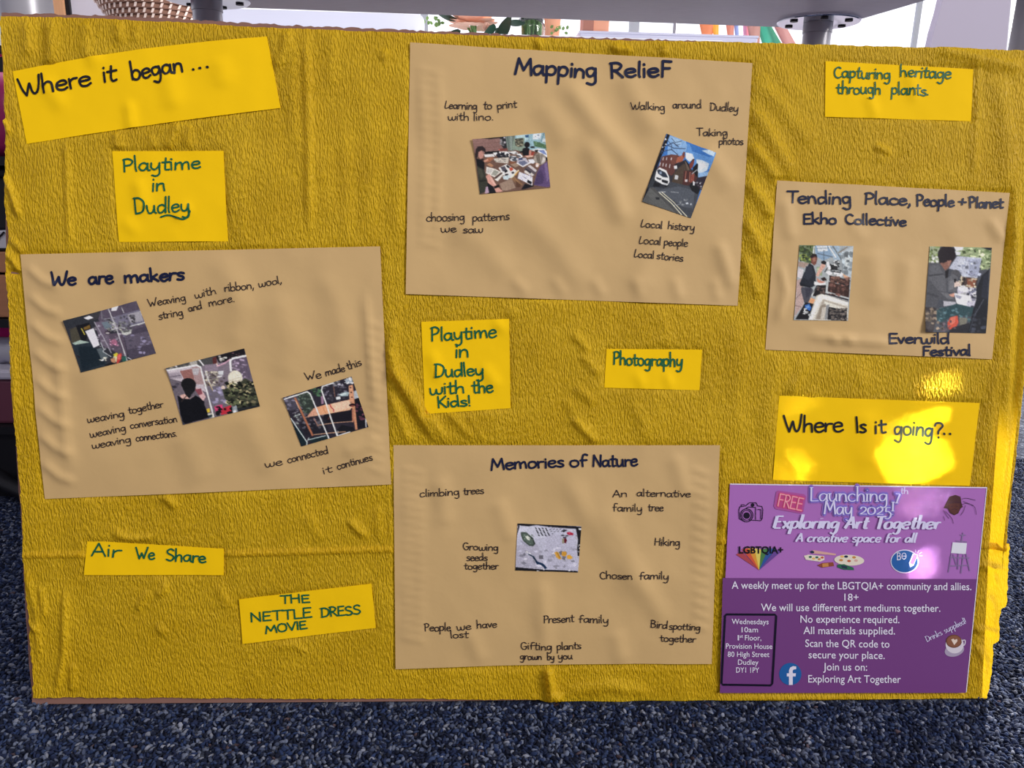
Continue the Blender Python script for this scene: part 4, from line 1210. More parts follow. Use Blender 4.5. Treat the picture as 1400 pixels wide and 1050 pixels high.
# ------------------------------------------------------------------ photo prints: small pictures painted into vertex colours
class Print:
    def __init__(s, corners, off, scale, W, H):
        s.c = np.array(corners, float); s.W, s.H = W, H; s.ss = 2
        s.img = np.zeros((H * s.ss, W * s.ss, 3)) + 0.3
        s.px = [(off[0] + x / scale, off[1] + y / scale) for x, y in corners]
        # crop pixel -> unit square
        A = []
        for (x, y), (u, v) in zip(corners, ((0, 0), (1, 0), (1, 1), (0, 1))):
            A.append([x, y, 1, 0, 0, 0, -u * x, -u * y, -u]); A.append([0, 0, 0, x, y, 1, -v * x, -v * y, -v])
        s.Hm = np.linalg.svd(np.array(A, float))[2][-1].reshape(3, 3)
        s.k = s.W * s.ss / math.hypot(s.c[1][0] - s.c[0][0], s.c[1][1] - s.c[0][1])

    def m(s, P):
        P = np.asarray(P, float).reshape(-1, 2)
        q = np.c_[P, np.ones(len(P))] @ s.Hm.T
        return q[:, :2] / q[:, 2:] * [s.W * s.ss, s.H * s.ss]

    def fill(s, Q, col):
        x0, y0 = np.floor(Q.min(0)).astype(int); x1, y1 = np.ceil(Q.max(0)).astype(int)
        x0 = max(x0, 0); y0 = max(y0, 0); x1 = min(x1 + 1, s.W * s.ss); y1 = min(y1 + 1, s.H * s.ss)
        if x1 <= x0 or y1 <= y0:
            return
        gx, gy = np.meshgrid(np.arange(x0, x1) + .5, np.arange(y0, y1) + .5)
        ins = np.zeros(gx.shape, bool)
        n = len(Q)
        for i in range(n):
            ax, ay = Q[i]; bx, by = Q[(i + 1) % n]
            if ay == by:
                continue
            c = ((ay > gy) != (by > gy)) & (gx < (bx - ax) * (gy - ay) / (by - ay) + ax)
            ins ^= c
        s.img[y0:y1, x0:x1][ins] = col

    def paint(s, text):
        for ln in text.strip().splitlines():
            t = ln.split()
            if not t:
                continue
            op, col = t[0], np.array([int((t[1] * 2 if False else ''.join(ch * 2 for ch in t[1]) if len(t[1]) == 3 else t[1])[i:i + 2], 16) / 255 for i in (0, 2, 4)])
            a = [float(v) for v in t[2:]]
            if op == 'p':
                s.fill(s.m(a), col)
            elif op == 'e':
                cx_, cy_, rx, ry = a[:4]; an = math.radians(a[4]) if len(a) > 4 else 0
                th = np.linspace(0, 2 * math.pi, 28)
                ex = rx * np.cos(th); ey = ry * np.sin(th)
                s.fill(s.m(np.c_[cx_ + ex * math.cos(an) - ey * math.sin(an), cy_ + ex * math.sin(an) + ey * math.cos(an)]), col)
            elif op == 'l':
                w = max(a[0] * s.k, 1.0) / 2
                Q = s.m(a[1:])
                for p, q in zip(Q[:-1], Q[1:]):
                    d = (q - p) / max(np.hypot(*(q - p)), 1e-6); n = np.array([-d[1], d[0]]) * w
                    s.fill(np.array([p - d * w * .3 + n, q + d * w * .3 + n, q + d * w * .3 - n, p - d * w * .3 - n]), col)
            elif op == 'n':      # speckle: box, size, amount, seed
                x0, y0, x1, y1, sz, cnt, seed = a
                r = random.Random(int(seed))
                for _ in range(int(cnt)):
                    x, y = r.uniform(x0, x1), r.uniform(y0, y1); ww = sz * r.uniform(.4, 1.2); hh = sz * r.uniform(.3, .8); an = r.uniform(0, 3.14)
                    c = col * r.uniform(.6, 1.35)
                    pts = [(x + ww * math.cos(an + k) , y + hh * math.sin(an + k)) for k in (0, 1.4, 3.0, 4.4)]
                    s.fill(s.m(pts), np.clip(c, 0, 1))

    def build(s, sheet, label, curl=None):
        im = s.img.reshape(s.H, s.ss, s.W, s.ss, 3).mean((1, 3))
        r = np.random.RandomState(3)
        im = np.clip(im * (1 + 0.22 * (r.rand(s.H, s.W, 1) - .5)) + 0.05 * (r.rand(s.H, s.W, 1) - .5), 0, 1)
        sh = Sheet(None, 'photo_print', M_PHOTO, label, 'photo', base=sheet.base + 0.0006, parent_sheet=sheet, quad=s.px, step=1.0, wave=curl)
        # rebuild as a fine grid carrying the picture
        bpy.data.objects.remove(sh.ob)
        W, H = s.W, s.H
        u = np.linspace(0, 1, W + 1)[None, :, None]; v = np.linspace(0, 1, H + 1)[:, None, None]
        q = sh.q
        P = (q[0] * (1 - u) + q[1] * u) * (1 - v) + (q[3] * (1 - u) + q[2] * u) * v
        V = sh.local(P, 0).reshape(-1, 3)
        idx = np.arange((W + 1) * (H + 1)).reshape(H + 1, W + 1)
        F = np.stack([idx[:-1, :-1], idx[1:, :-1], idx[1:, 1:], idx[:-1, 1:]], -1).reshape(-1, 4)
        o = mesh('photo_print', V, F, M_PHOTO, None, smooth=True)
        o.matrix_world = Matrix.Translation(BROT @ Vector((sh.cx, sh.cy, 0))) @ BROT.to_4x4()
        e = np.pad(im, ((0, 1), (0, 1), (0, 0)), 'edge'); e2 = np.pad(im, ((1, 0), (1, 0), (0, 0)), 'edge'); e3 = np.pad(im, ((0, 1), (1, 0), (0, 0)), 'edge'); e4 = np.pad(im, ((1, 0), (0, 1), (0, 0)), 'edge')
        c = (e + e2 + e3 + e4) / 4
        c = 0.55 * c + 0.45 * e
        c = np.where(c <= 0.04045, c / 12.92, ((c + 0.055) / 1.055) ** 2.4) * PHOTO_GAIN
        col = np.concatenate([np.clip(c, 0, 0.92).reshape(-1, 3), np.ones((c.shape[0] * c.shape[1], 1))], 1)
        at = o.data.color_attributes.new('print', 'FLOAT_COLOR', 'POINT')
        at.data.foreach_set('color', col.astype(np.float32).ravel())
        sm = o.modifiers.new('thickness', 'SOLIDIFY'); sm.thickness = 0.0002; sm.offset = -1
        es = o.modifiers.new('crisp_edge', 'EDGE_SPLIT'); es.split_angle = math.radians(60)
        tag(o, label, 'photo')
        return o


PHOTO_GAIN = np.array([1.16, 1.16, 1.08])


def corner_curl(cx, cy, r, h):
    def f(px, py, X, Y):
        d = np.hypot(px - cx, py - cy)
        return h * np.clip(1 - d / r, 0, 1) ** 2
    return f


p = Print([(65, 175), (1155, 75), (1240, 905), (178, 1005)], (640, 175), 11.05, 140, 112)
p.paint("""
p 6e5349 0 0 1326 0 1326 1050 0 1050
p 8b6a66 60 170 490 120 500 250 560 330 560 360 380 370 110 410
l 745550 5 90 250 470 218
l 74544f 5 100 310 480 290
p 1e181a 170 160 590 115 560 150 330 172
p 2c2b30 480 135 580 122 596 335 560 352 500 260
n a9a5ac 490 150 570 270 22 14 1
p 76827e 565 122 712 108 690 360 596 345
l 4e5a56 10 598 125 620 335
l 9aa8a2 12 650 122 655 340
l 55605a 8 690 110 672 345
p 93b4c2 715 108 1155 70 1182 335 900 345 840 350 690 340
p b9d4dc 730 112 900 95 905 180 860 200 845 160 735 165
p 31527c 860 112 920 108 915 150 870 150
p 86968a 690 165 850 150 862 340 800 362 665 330
p 45443e 712 170 832 158 838 280 760 300 715 270
n 8a8672 715 170 830 285 20 22 2
p dfe6ee 985 92 1112 85 1090 178 975 180
n 96a4c0 1000 100 1090 165 14 12 3
l 4c5a68 7 1150 75 1105 215
p d3dde4 1130 170 1165 165 1172 225 1120 215
p 4e6f52 990 205 1060 222 1175 262 1182 325 1000 285
n 86a084 1000 220 1170 300 14 16 4
p 7a4640 470 320 600 315 600 350 500 362
p c06a62 460 325 480 322 485 345 465 345
e 14141a 315 385 60 26 -5
p 16161a 250 370 470 350 480 372 300 408
p e4e0e2 240 405 395 398 405 440 260 448
p efecec 375 378 462 372 468 400 420 432
p f2eff0 470 365 590 360 640 420 600 450 480 430
n 22222a 455 385 600 450 34 24 5
p cfc6bd 385 470 620 450 608 548 420 525
n 77706c 400 470 600 520 14 12 6
p e9e7ea 590 368 720 360 760 392 700 412 620 395
p 20222a 600 372 690 402 740 392 735 375 700 402 640 400
p d9d9de 620 435 720 430 762 492 690 520 640 505
n 454a55 630 440 740 500 26 16 7
p f0eff3 735 402 790 398 832 445 790 465 745 440
p 30343e 735 415 790 430 800 450 752 442
p bab6c4 750 470 870 462 930 540 828 605 735 540
p 6a708c 765 520 850 505 900 540 830 585 770 548
p 3a4468 770 470 830 462 820 492 760 500
p e9e9ee 730 548 830 605 945 545 930 535 826 590 745 535
p e6e8f6 908 488 980 480 1022 520 985 552 930 540
p a08876 640 560 720 540 770 580 715 610
p 8a5a44 620 520 700 515 720 540 650 560
p a3684e 290 455 385 445 392 470 330 520 280 530
p d39a84 240 500 300 470 312 495 250 530
p b08264 280 560 330 535 392 575 360 600
p e3ddd8 280 592 410 625 505 675 400 752 270 690
p 9c9c94 395 640 470 668 420 732 355 712
p c8c4c2 300 620 380 640 340 700 275 680
p f1ecea 462 612 585 555 735 655 640 770 530 720
p 55525e 490 600 555 585 585 640 530 670
p 26242c 570 580 600 570 640 605 605 618
p c0503e 620 620 660 602 690 640 645 665
p 1c1a22 545 655 595 640 600 670 560 690
p 2a262e 560 705 610 700 605 735 560 740
p 2a2a32 655 680 690 668 700 695 670 705
p cfe0ea 520 740 620 720 650 740 600 790 540 785
p f3ead2 640 760 760 640 775 650 660 775
p d49a4e 700 720 770 650 775 660 715 735
p efe6df 400 785 530 690 550 700 450 815
p 2a2024 412 760 520 680 525 690 420 778
p 9d8576 475 850 660 770 720 910 600 950 525 955
p 8c6a50 650 770 700 740 830 860 770 900
p b98a5e 690 745 760 830 800 880 780 890
p 5c4034 720 800 800 870 790 905 730 900
p 5a5058 845 640 920 575 1045 660 990 740 900 700
p d9d2cf 850 660 900 640 1000 720 970 740 850 690
p c9c2c6 900 585 940 570 1040 650 1020 680
p 33303a 870 620 960 680 940 700 860 640
p e8e6f4 775 672 975 752 970 880 750 770
n a9abd6 790 700 950 800 12 24 8
p 17171f 900 790 965 825 955 865 890 830
p c98c80 905 350 955 345 950 420 985 400 990 440 900 450 840 440 880 425 930 420
e 161318 893 262 42 44
p 17141a 830 320 880 300 930 320 915 425 835 430 815 370
p 120f14 775 372 840 345 835 380 790 385
e 141318 975 300 34 14
p f2f3f6 950 345 1060 320 1160 335 1205 380 1200 470 1150 420 1040 370
p 7c8cc0 1060 345 1150 345 1190 420 1130 400
p 16181e 1000 345 1062 340 1055 372 1020 370
p 9a4036 960 375 1010 370 980 430 955 435
p e0b6a6 870 440 980 425 985 445 890 462
e a29890 1085 478 92 88 20
p 6f665f 1020 420 1080 400 1100 560 1050 540
p 857c76 1090 420 1130 400 1150 470 1110 520
p d9d0cc 1130 450 1170 470 1160 520 1110 545
e e8c0ae 1045 575 26 34
p efeaf0 1040 560 1065 570 1050 600 1020 598
p 5d4a74 1090 590 1195 515 1240 880 1225 895 1180 900 990 870 1040 690
p 493a60 1040 700 1100 640 1150 760 1130 850 1000 870
p 7a6692 1150 560 1190 530 1222 780 1190 820
p 15131a 1170 460 1205 450 1210 520 1180 500
p 14141c 860 850 980 880 1000 800 990 890 860 930 800 940
p 2d2326 115 335 150 285 220 278 268 325 265 372 210 345 160 370 150 430 125 470 112 400
p be8a80 155 378 205 345 240 400 232 455 190 475 158 445
p 2e2022 190 478 240 470 235 500 200 505
p 14151a 105 380 130 470 175 480 250 525 248 650 140 610
p 35362f 135 575 245 640 292 780 285 960 178 1005
p 46463c 150 600 210 640 240 740 200 780 160 700
p 22221f 170 800 280 790 275 812 175 822
p 15151c 290 830 400 880 425 980 300 992
p b59ab0 270 900 300 890 320 985 255 995
p d39c90 268 735 325 700 375 770 445 890 530 965 425 980 385 895 310 840
p e4b4a8 330 730 370 770 420 860 400 870 340 790
l 171214 38 402 905 468 880
""")
p.build(S['mapping'], 'tilted photo of people printing round a paper-covered table', corner_curl(645, 193, 30, 0.0015))

p = Print([(340, 45), (900, 262), (615, 1003), (62, 815)], (870, 178), 8.33, 112, 150)
p.paint("""
p 3f76c2 0 0 958 0 958 1050 0 1050
p 87aede 360 60 560 120 590 220 520 300 350 300
p 9fc0e6 400 80 520 130 500 190 420 170
p 5f92d4 580 160 900 260 830 460 660 420 560 330
p 3c72bd 600 150 760 200 880 300 820 320 640 250
p dfe6f0 560 260 640 280 660 340 600 370 560 330
p cfdcec 680 340 740 350 820 390 800 470 690 520
p e6ebf3 700 370 770 380 790 430 720 470
p b9cfe8 740 240 830 230 890 262 870 310 800 280
p 8fb4e0 690 500 830 480 800 540 690 550
l 2c3a5a 9 330 190 420 150 480 200
l 2c3a5a 8 350 180 430 215 560 220
l 26324e 8 300 250 400 230 470 290
l 26324e 6 400 100 440 150 520 130
l 26324e 5 350 120 400 180 400 240
l 2c3a5a 5 440 180 500 170
p 14151f 350 45 382 55 130 700 62 820 100 640
n dfe6f4 285 110 340 220 18 7 1
n 5e6c8c 230 230 330 330 14 12 9
p 33323a 120 660 215 470 260 400 430 400 700 480 700 690 300 680
p 5f3a38 290 310 400 285 490 300 460 400 430 500 400 530 235 450
p 70443c 380 300 470 290 450 400 390 400
n c9c2cc 260 320 400 430 0.1 1 2
l d8d4d8 9 305 320 298 352
l d8d4d8 9 345 322 338 352
l d8d4d8 9 400 325 392 352
l d8d4d8 9 270 380 262 415
l d8d4d8 9 305 385 297 420
l d8d4d8 9 340 392 333 428
l d8d4d8 9 382 400 374 440
p a8604a 465 320 530 290 560 300 520 370 450 385
p 6e3c36 520 290 535 255 556 260 540 330
p 2a262c 430 400 520 365 560 345 630 470 600 480 540 400 470 440
p 4d4038 490 430 545 390 600 480 560 600 540 640 400 600 430 500
p 6a5a50 545 350 600 420 620 470 580 465
p 1c1a20 555 340 600 400 640 340 662 335 650 400 610 470
p 7a3c36 600 400 650 345 660 350 640 430 610 460
p 151418 640 440 690 385 700 400 690 550 660 560
p 4a2c2c 540 470 640 480 690 550 660 640 520 640
l a8695a 9 565 480 550 600
l a8695a 9 610 490 600 600
p 8a4a40 620 520 660 500 650 600 610 610
p dfe0e6 425 420 460 412 465 450 430 455
p c9cbd2 440 520 478 530 470 575 432 570
l c9ccd4 8 630 510 690 460
p 2f2733 690 552 800 530 735 690 690 680 660 620
p d0cad0 550 575 580 572 578 600 556 600
p 42464f 230 640 400 600 560 640 720 690 640 960 620 1003 480 960 160 650
p 535863 260 690 480 650 660 700 640 900 520 880
p 5a5b5c 62 815 150 660 180 665 470 960 350 940
p 4c4c4e 150 660 190 655 520 980 470 965
p 33373f 120 660 200 500 230 480 190 660
p 1a1b22 185 650 210 585 370 640 340 660 250 660
n 23252d 200 600 350 660 30 10 3
p e9eaee 225 470 262 435 340 470 372 545 378 600 350 640 290 625 210 580 205 560
p 2a3242 232 470 255 455 330 495 362 552 300 545 245 505
p 8896ae 258 485 285 480 290 510 262 512
p 22252d 225 545 285 562 270 580 222 560
p 1c1e26 285 570 362 590 355 622 290 600
p c8cad2 300 610 350 622 340 638 300 626
p 18191f 600 640 640 590 720 690 690 740 625 700
p dcdce2 640 590 662 600 660 640 640 640
n b0b0ba 640 600 740 690 14 8 4
l f0e9cf 9 262 722 400 840 525 980
l f0e9cf 8 285 712 420 825 580 995
l c9ccd2 7 250 715 330 712
l aab0b8 6 390 712 480 722
n a8aeb8 500 790 620 860 18 9 5
l 8a8f98 7 430 862 500 852
p 22242a 215 770 265 775 260 800 220 795
""")
p.build(S['mapping'], 'portrait photo of a street with white van and brick houses', corner_curl(886, 270, 20, 0.001))

p = Print([(75, 320), (1028, 62), (1275, 745), (298, 995)], (80, 405), 9.542, 140, 104)
p.paint("""
p 30313a 0 0 1355 0 1355 1050 0 1050
p 2d3038 70 320 600 170 560 300 240 380 130 420
p 3b3a40 360 250 560 180 560 290 430 320
p 5a5163 555 190 1028 62 1080 200 1180 450 900 500 620 400 520 310
p 78748a 600 300 1080 170 1130 320 1000 380 700 450
p a8a4b0 900 240 1080 190 1110 320 940 350
n 55535c 580 250 1000 420 26 60 1
n 8d8d92 600 330 900 440 22 50 2
n c2c4b4 620 330 820 450 14 40 11
p 4b4455 830 480 1160 380 1275 745 930 830
p 5e5668 860 520 1180 450 1230 620 900 700
n 76708a 850 500 1230 760 30 22 3
p 5b4f60 580 500 830 470 900 760 880 800 690 700
p 6a5e72 470 340 600 320 660 520 690 700 560 640
n 978fa0 470 350 800 700 26 40 4
p 16171d 235 385 400 345 430 400 350 600 300 600
p 4a463c 160 430 240 400 300 580 180 610
p 7a5e2e 330 410 410 370 420 420 340 440
l d6c24e 12 305 420 330 470 345 500
p 26303a 195 620 420 580 480 660 660 900 640 920 298 990
p 18242e 260 660 470 650 620 880 320 980
p a9bcb4 185 610 290 570 410 600 220 632
p e9e4f4 352 455 460 415 540 635 460 672
p f1eef8 330 285 405 255 460 282 385 310
p f4f2fa 700 140 790 122 760 190 690 195
p 6f7c8a 560 340 640 330 700 400 610 430
l a9a6b4 12 470 335 590 540 690 740
l c2c0c8 15 655 170 760 430 900 850
l 8a8894 8 560 190 570 300
l 9c98a6 8 600 300 740 280
l b9b8c0 12 830 150 860 220
l c4c4cc 14 940 390 1140 340
l d2d2d6 18 1040 370 1140 335
p a8aaa8 820 450 960 430 950 480 880 510 830 490
p 5d5e60 840 450 930 440 920 475 860 480
p c9c9c8 820 480 950 455 945 485 890 508 835 500
e 3a2f3c 642 475 38 26
e b8b0b8 640 480 26 12
p a86a86 690 570 740 555 770 600 760 650 690 620
n c88aa8 670 560 780 650 12 16 5
p 58626a 500 690 560 670 660 800 570 840
l c8ced6 9 580 710 620 685
l c8ced6 9 580 720 690 790
l c8ced6 10 550 600 590 690
p b4b2a2 740 740 790 760 760 860 700 850
p d8c842 715 760 760 735 790 760 740 800
p d8d4a8 720 780 770 790 760 850 710 840
p c2443c 770 760 820 740 830 800 790 870 760 880
p e06a68 790 750 815 770 800 830 770 820
p 2e5c54 820 790 880 780 890 850 840 860
p c08a6a 680 820 740 800 750 870 700 870
n e0dcd0 540 790 640 840 20 8 6
p 18191f 600 900 700 860 760 890 640 915
l cacad4 12 905 800 960 830
p 26222c 235 760 290 790 270 810
""")
p.build(S['makers'], 'uppermost photo on the makers sheet, dark room with white panel', corner_curl(87, 437, 40, 0.002))

p = Print([(55, 290), (1045, 40), (1245, 775), (270, 1010)], (222, 472), 9.293, 140, 108)
p.paint("""
p 6d6470 0 0 1301 0 1301 1050 0 1050
p 4a4a4c 50 290 500 170 700 130 690 260 500 270 120 320
n 85807c 80 190 480 300 26 30 1
p a9a4a0 345 215 440 195 450 250 370 260
p 1a171c 680 140 1045 40 1062 130 860 190 740 250
n e8e4e0 690 130 820 250 24 16 2
p 5a2c2c 640 160 690 145 700 230 650 245
n 6a4a52 860 100 1000 170 16 8 3
p c9bec9 70 320 470 255 500 320 560 600 300 480 130 430
p 9a6a66 230 330 380 300 420 460 300 470
p ab8f92 380 280 480 265 540 500 430 500
p bcb6be 380 300 480 290 460 380 400 380
p a69aa8 90 360 230 340 260 420 110 430
l 4a4450 8 110 405 240 385
n 4c4654 130 480 200 560 34 7 8
p 7d7280 500 270 860 200 900 480 880 700 680 780 560 540
p 8d7f90 540 250 700 240 720 330 560 330
n b0a89c 550 330 720 520 26 60 4
n 5c5052 540 340 800 520 20 40 5
p 6e6878 590 540 830 500 840 720 650 770
n 8a84a0 600 540 820 740 40 14 6
p 605468 880 190 1075 140 1140 430 1020 430 960 320
n 9c8ca4 900 180 1090 420 24 34 7
p d8dae2 715 335 785 325 782 380 722 378
p e6e6ea 705 395 770 385 765 405 712 408
l d9a8c0 16 700 270 800 230 870 180
l f0eef2 20 70 320 440 255 490 280 560 540 660 910
l e6e4ea 18 470 185 530 260
l dcdae0 14 550 330 640 560
l b9a070 10 600 480 650 580
l f4f2f4 26 1070 135 900 170 868 200 880 330
l e8e4ec 14 170 230 190 280
e e8d0c4 780 540 26 24
p f0d0c4 700 215 715 270 690 250
p dcb4b8 430 540 500 560 540 620 560 660 520 720 470 640 440 600
p 8c4c58 420 570 500 550 520 620 470 640
e 17171a 340 500 96 80 15
p 17171a 250 470 290 430 400 450 435 500 420 580 370 640 300 620 270 560
p 1a1a1e 290 560 400 560 370 650 340 690 300 670
p e0b4ac 230 640 290 620 350 680 430 640 360 680 260 690
p 0c0d14 200 640 260 680 360 690 430 640 500 680 560 800 600 920 280 1005 240 880
p 12131a 470 660 540 720 540 800 500 760
l 3a2e2e 12 320 640 250 720
p 3a3a44 240 930 270 1005 300 1000
e e9e2d2 935 420 92 96 -10
p ded5c4 842 470 1020 430 1010 480 960 515 860 510
l c9bfac 7 850 455 1018 410
l bdb29e 6 850 480 1015 445
p d8b4a0 870 510 940 515 880 600 850 610
p 3d3f33 880 540 1000 470 1060 420 1160 480 1245 770 980 840 870 740 830 690 790 600
p 3d4034 770 560 810 560 870 660 860 740 800 680
n b5a983 830 470 1200 740 34 44 9
n 171a16 820 470 1220 790 36 60 10
n 5c6248 830 480 1200 780 30 40 12
p 23262a 950 800 1240 760 1240 780 980 842
p d8487a 665 780 770 750 780 860 690 870
p c23040 770 800 880 760 890 860 750 885
n 141418 680 760 900 880 34 14 13
p 9aa2ac 895 790 950 760 965 850 905 860
e dfe2e6 928 840 20 18
p e0c040 565 810 610 800 612 850 580 858
p d8d4c8 580 870 650 860 660 915 600 925
p 2b3a44 590 890 640 880 640 910 600 925
""")
p.build(S['makers'], 'middle photo on the makers sheet, two people weaving seen from behind', corner_curl(228, 503, 30, 0.0015))

p = Print([(70, 345), (980, 65), (1205, 735), (312, 995)], (380, 508), 9.72, 132, 104)
p.paint("""
p 2b2733 0 0 1283 0 1283 1050 0 1050
p 4c4858 75 345 400 260 450 420 200 520 150 520
n 6a6678 100 330 420 520 26 40 1
p 323a36 250 300 420 270 470 400 480 580 360 560
n 5c6a60 270 300 460 560 22 50 2
p 17181c 80 345 600 195 560 215 250 300
n 3e5a44 440 230 600 330 26 24 3
p 2a2632 590 190 900 110 960 330 700 440
n 5c5866 600 170 900 400 26 46 4
n 9a98a4 740 120 860 190 26 10 5
p a9b4c2 890 110 980 75 1005 150 920 170
n e8ecf2 890 80 1000 165 18 14 6
p 9fb2bc 800 310 900 270 960 280 930 330 850 335
p d3e2e4 820 310 900 285 930 300 850 325
p b4bac4 1000 270 1050 250 1080 350 1020 370
p e0e4ea 770 345 830 330 835 370 780 380
p 16151e 1010 380 1090 350 1190 600 1170 740 1060 760
n 5c3444 1040 420 1160 640 30 16 7
p 17151f 600 570 980 520 1020 670 740 690 620 690
p 17171f 760 800 850 710 1000 740 1030 780 800 830
p 22212b 300 700 640 640 680 800 480 830 380 860
n 57545f 200 540 600 760 28 50 8
p 16242c 200 660 330 800 400 960 320 990 250 850
p 1c2a30 400 890 650 850 680 890 460 950
l e0b08c 10 480 840 660 820 900 800
p e9b493 500 480 960 375 990 480 960 515 560 585 480 590
p e6a680 510 480 650 440 680 550 560 580
p f0c6ae 720 430 950 385 980 480 750 545
p d8a088 480 490 530 480 550 560 400 615 400 590
l c07a52 6 590 460 640 560
l a32c3c 12 690 440 710 480 745 510 740 540
l 5a3028 12 690 600 670 640
p cc8e6e 945 190 1000 175 1060 770 1030 775
p dba080 945 195 992 185 1010 420 955 400
e 2a1c1c 968 215 10 10
e 2a1c1c 978 280 10 10
e 2a1c1c 988 345 10 10
e 2a1418 990 450 42 22 -8
e 8a4a44 992 462 26 8 -8
p b87860 985 510 1010 500 1010 670 990 680
p b06e52 215 350 240 345 480 850 455 860
l e8b89a 10 240 390 290 500
l caa08c 9 370 610 560 580
l c69a80 10 540 715 740 685 1000 665
l b07c6a 10 480 620 540 730
l 9a6a58 8 740 200 760 340
p 9a7a94 570 330 610 320 610 430 580 440
l eef2f2 17 90 368 390 270 430 300 680 890
l f2f4f4 17 740 150 590 200 580 250 790 860
l e4eef0 13 180 625 390 940 385 985
l cfe0e4 11 400 910 640 850
l dfe6e8 9 390 930 415 880
l f4f4f4 12 790 855 960 800
l dcdce0 14 1170 590 1175 740
l a09aa8 7 200 560 280 530
n a8b0b0 220 560 300 700 20 14 9
l d8d8e0 8 800 790 790 860
""")
p.build(S['makers'], 'lowest photo on the makers sheet, white frames before a wooden loom', corner_curl(387, 543, 30, 0.0012))

p = Print([(130, 98), (1300, 150), (1240, 1000), (88, 960)], (698, 708), 13.46, 124, 92)
p.paint("""
p c0bfd6 0 0 1400 0 1400 1050 0 1050
p b3b0c6 100 500 500 480 640 960 90 920
p c9c9de 150 130 700 180 700 340 420 400 160 260
p bcbad2 640 300 1200 300 1230 960 700 940
p 1a1820 130 100 700 115 1300 160 1300 200 1050 190 700 160 480 130 330 155 130 135
p 1c1a22 140 130 170 150 130 280 110 350
p 1b1a20 1200 180 1300 175 1265 740 1235 700 1225 560 1240 400
n c9c7d4 1200 200 1290 740 30 16 1
p 17161c 90 905 700 955 1240 975 1235 1000 88 960
n c4c2d0 120 900 1200 985 24 10 2
p c9c8da 1060 200 1190 205 1190 250 1070 245
n 14141a 470 160 680 330 0.1 1 3
""" + '\n'.join('p 14141a %d %d %d %d %d %d %d %d' % tuple(int(v) for v in (x, y, x + 24 * c_ + 6, y + 24 * s_ - 8, x + 60 * c_, y + 60 * s_, x + 30 * c_ - 8, y + 30 * s_ + 10))
                for (x, y, c_, s_) in [(450 + 62 * (i % 9) + 18 * (i // 9), 172 + 40 * (i // 9) + (6 if i % 2 else 0), 0.75, 0.62 * (1 if (i % 9) < 4 else -0.5)) for i in range(32)] if y < 330 and x < 1020) + """
p 14141a 920 318 960 308 1010 320 960 334
p 14141a 1000 328 1040 318 1080 325 1040 340
p 14141a 940 235 1000 215 1050 222 980 262
p 3f4a44 190 258 290 260 420 370 460 480 420 520 350 515 230 420 195 320
p 55635c 215 290 290 285 390 380 430 480 360 495 250 410
p 2a322e 360 350 420 380 460 470 430 500 430 440
p d8dcd4 270 340 320 325 370 370 350 415 310 400
n 7c8a80 230 300 420 480 20 14 4
p a2a0b8 180 400 240 440 340 515 300 525 190 440
p a51f38 1040 265 1090 255 1160 285 1150 318 1080 312 1045 300
p d25878 1070 270 1100 265 1100 290 1080 290
p 5c1424 985 375 1020 370 1042 410 1020 465 985 460
p 96907c 950 380 990 375 990 470 950 470
p 1c1a20 960 352 1030 345 1025 365 975 370
p d8a24a 800 640 850 615 900 690 940 750 900 765 840 720
p b8842e 830 625 860 620 930 740 900 750
p e8c684 880 625 920 640 940 740 910 720
p d59a3a 950 620 1020 615 1040 670 1000 710 940 690
p b07a34 960 640 1000 650 990 690 950 680
p e2a640 1040 690 1090 675 1145 730 1110 760 1040 750
p c07a24 1060 700 1110 710 1090 745 1050 735
p f0c486 1100 690 1140 720 1120 740
p 6a6450 940 745 1000 700 1010 780 980 770
p 9a98a8 850 755 940 780 1040 790 1080 760 1000 800
l 16283e 16 310 660 430 715
l 16283e 34 420 710 470 790 510 835
l 152c4c 42 500 832 580 850 620 880 650 925
e f0f0f6 298 630 22 20
l 8a8898 10 265 590 300 640
n aeacc2 150 550 1200 900 60 40 6
""" + """
l 16283e 20 330 665 430 715 470 790
l 152c4c 40 480 815 580 850 625 885 655 925
p d8a24a 805 640 850 618 930 750 860 730
p d59a3a 950 620 1020 615 1040 670 1000 710 940 690
p e2a640 1040 690 1090 675 1145 730 1110 760 1040 750
p b8842e 845 630 870 625 935 740 905 750
""")
p.build(S['memories'], 'photo of seeds and petals on pale cloth, on the Memories sheet')

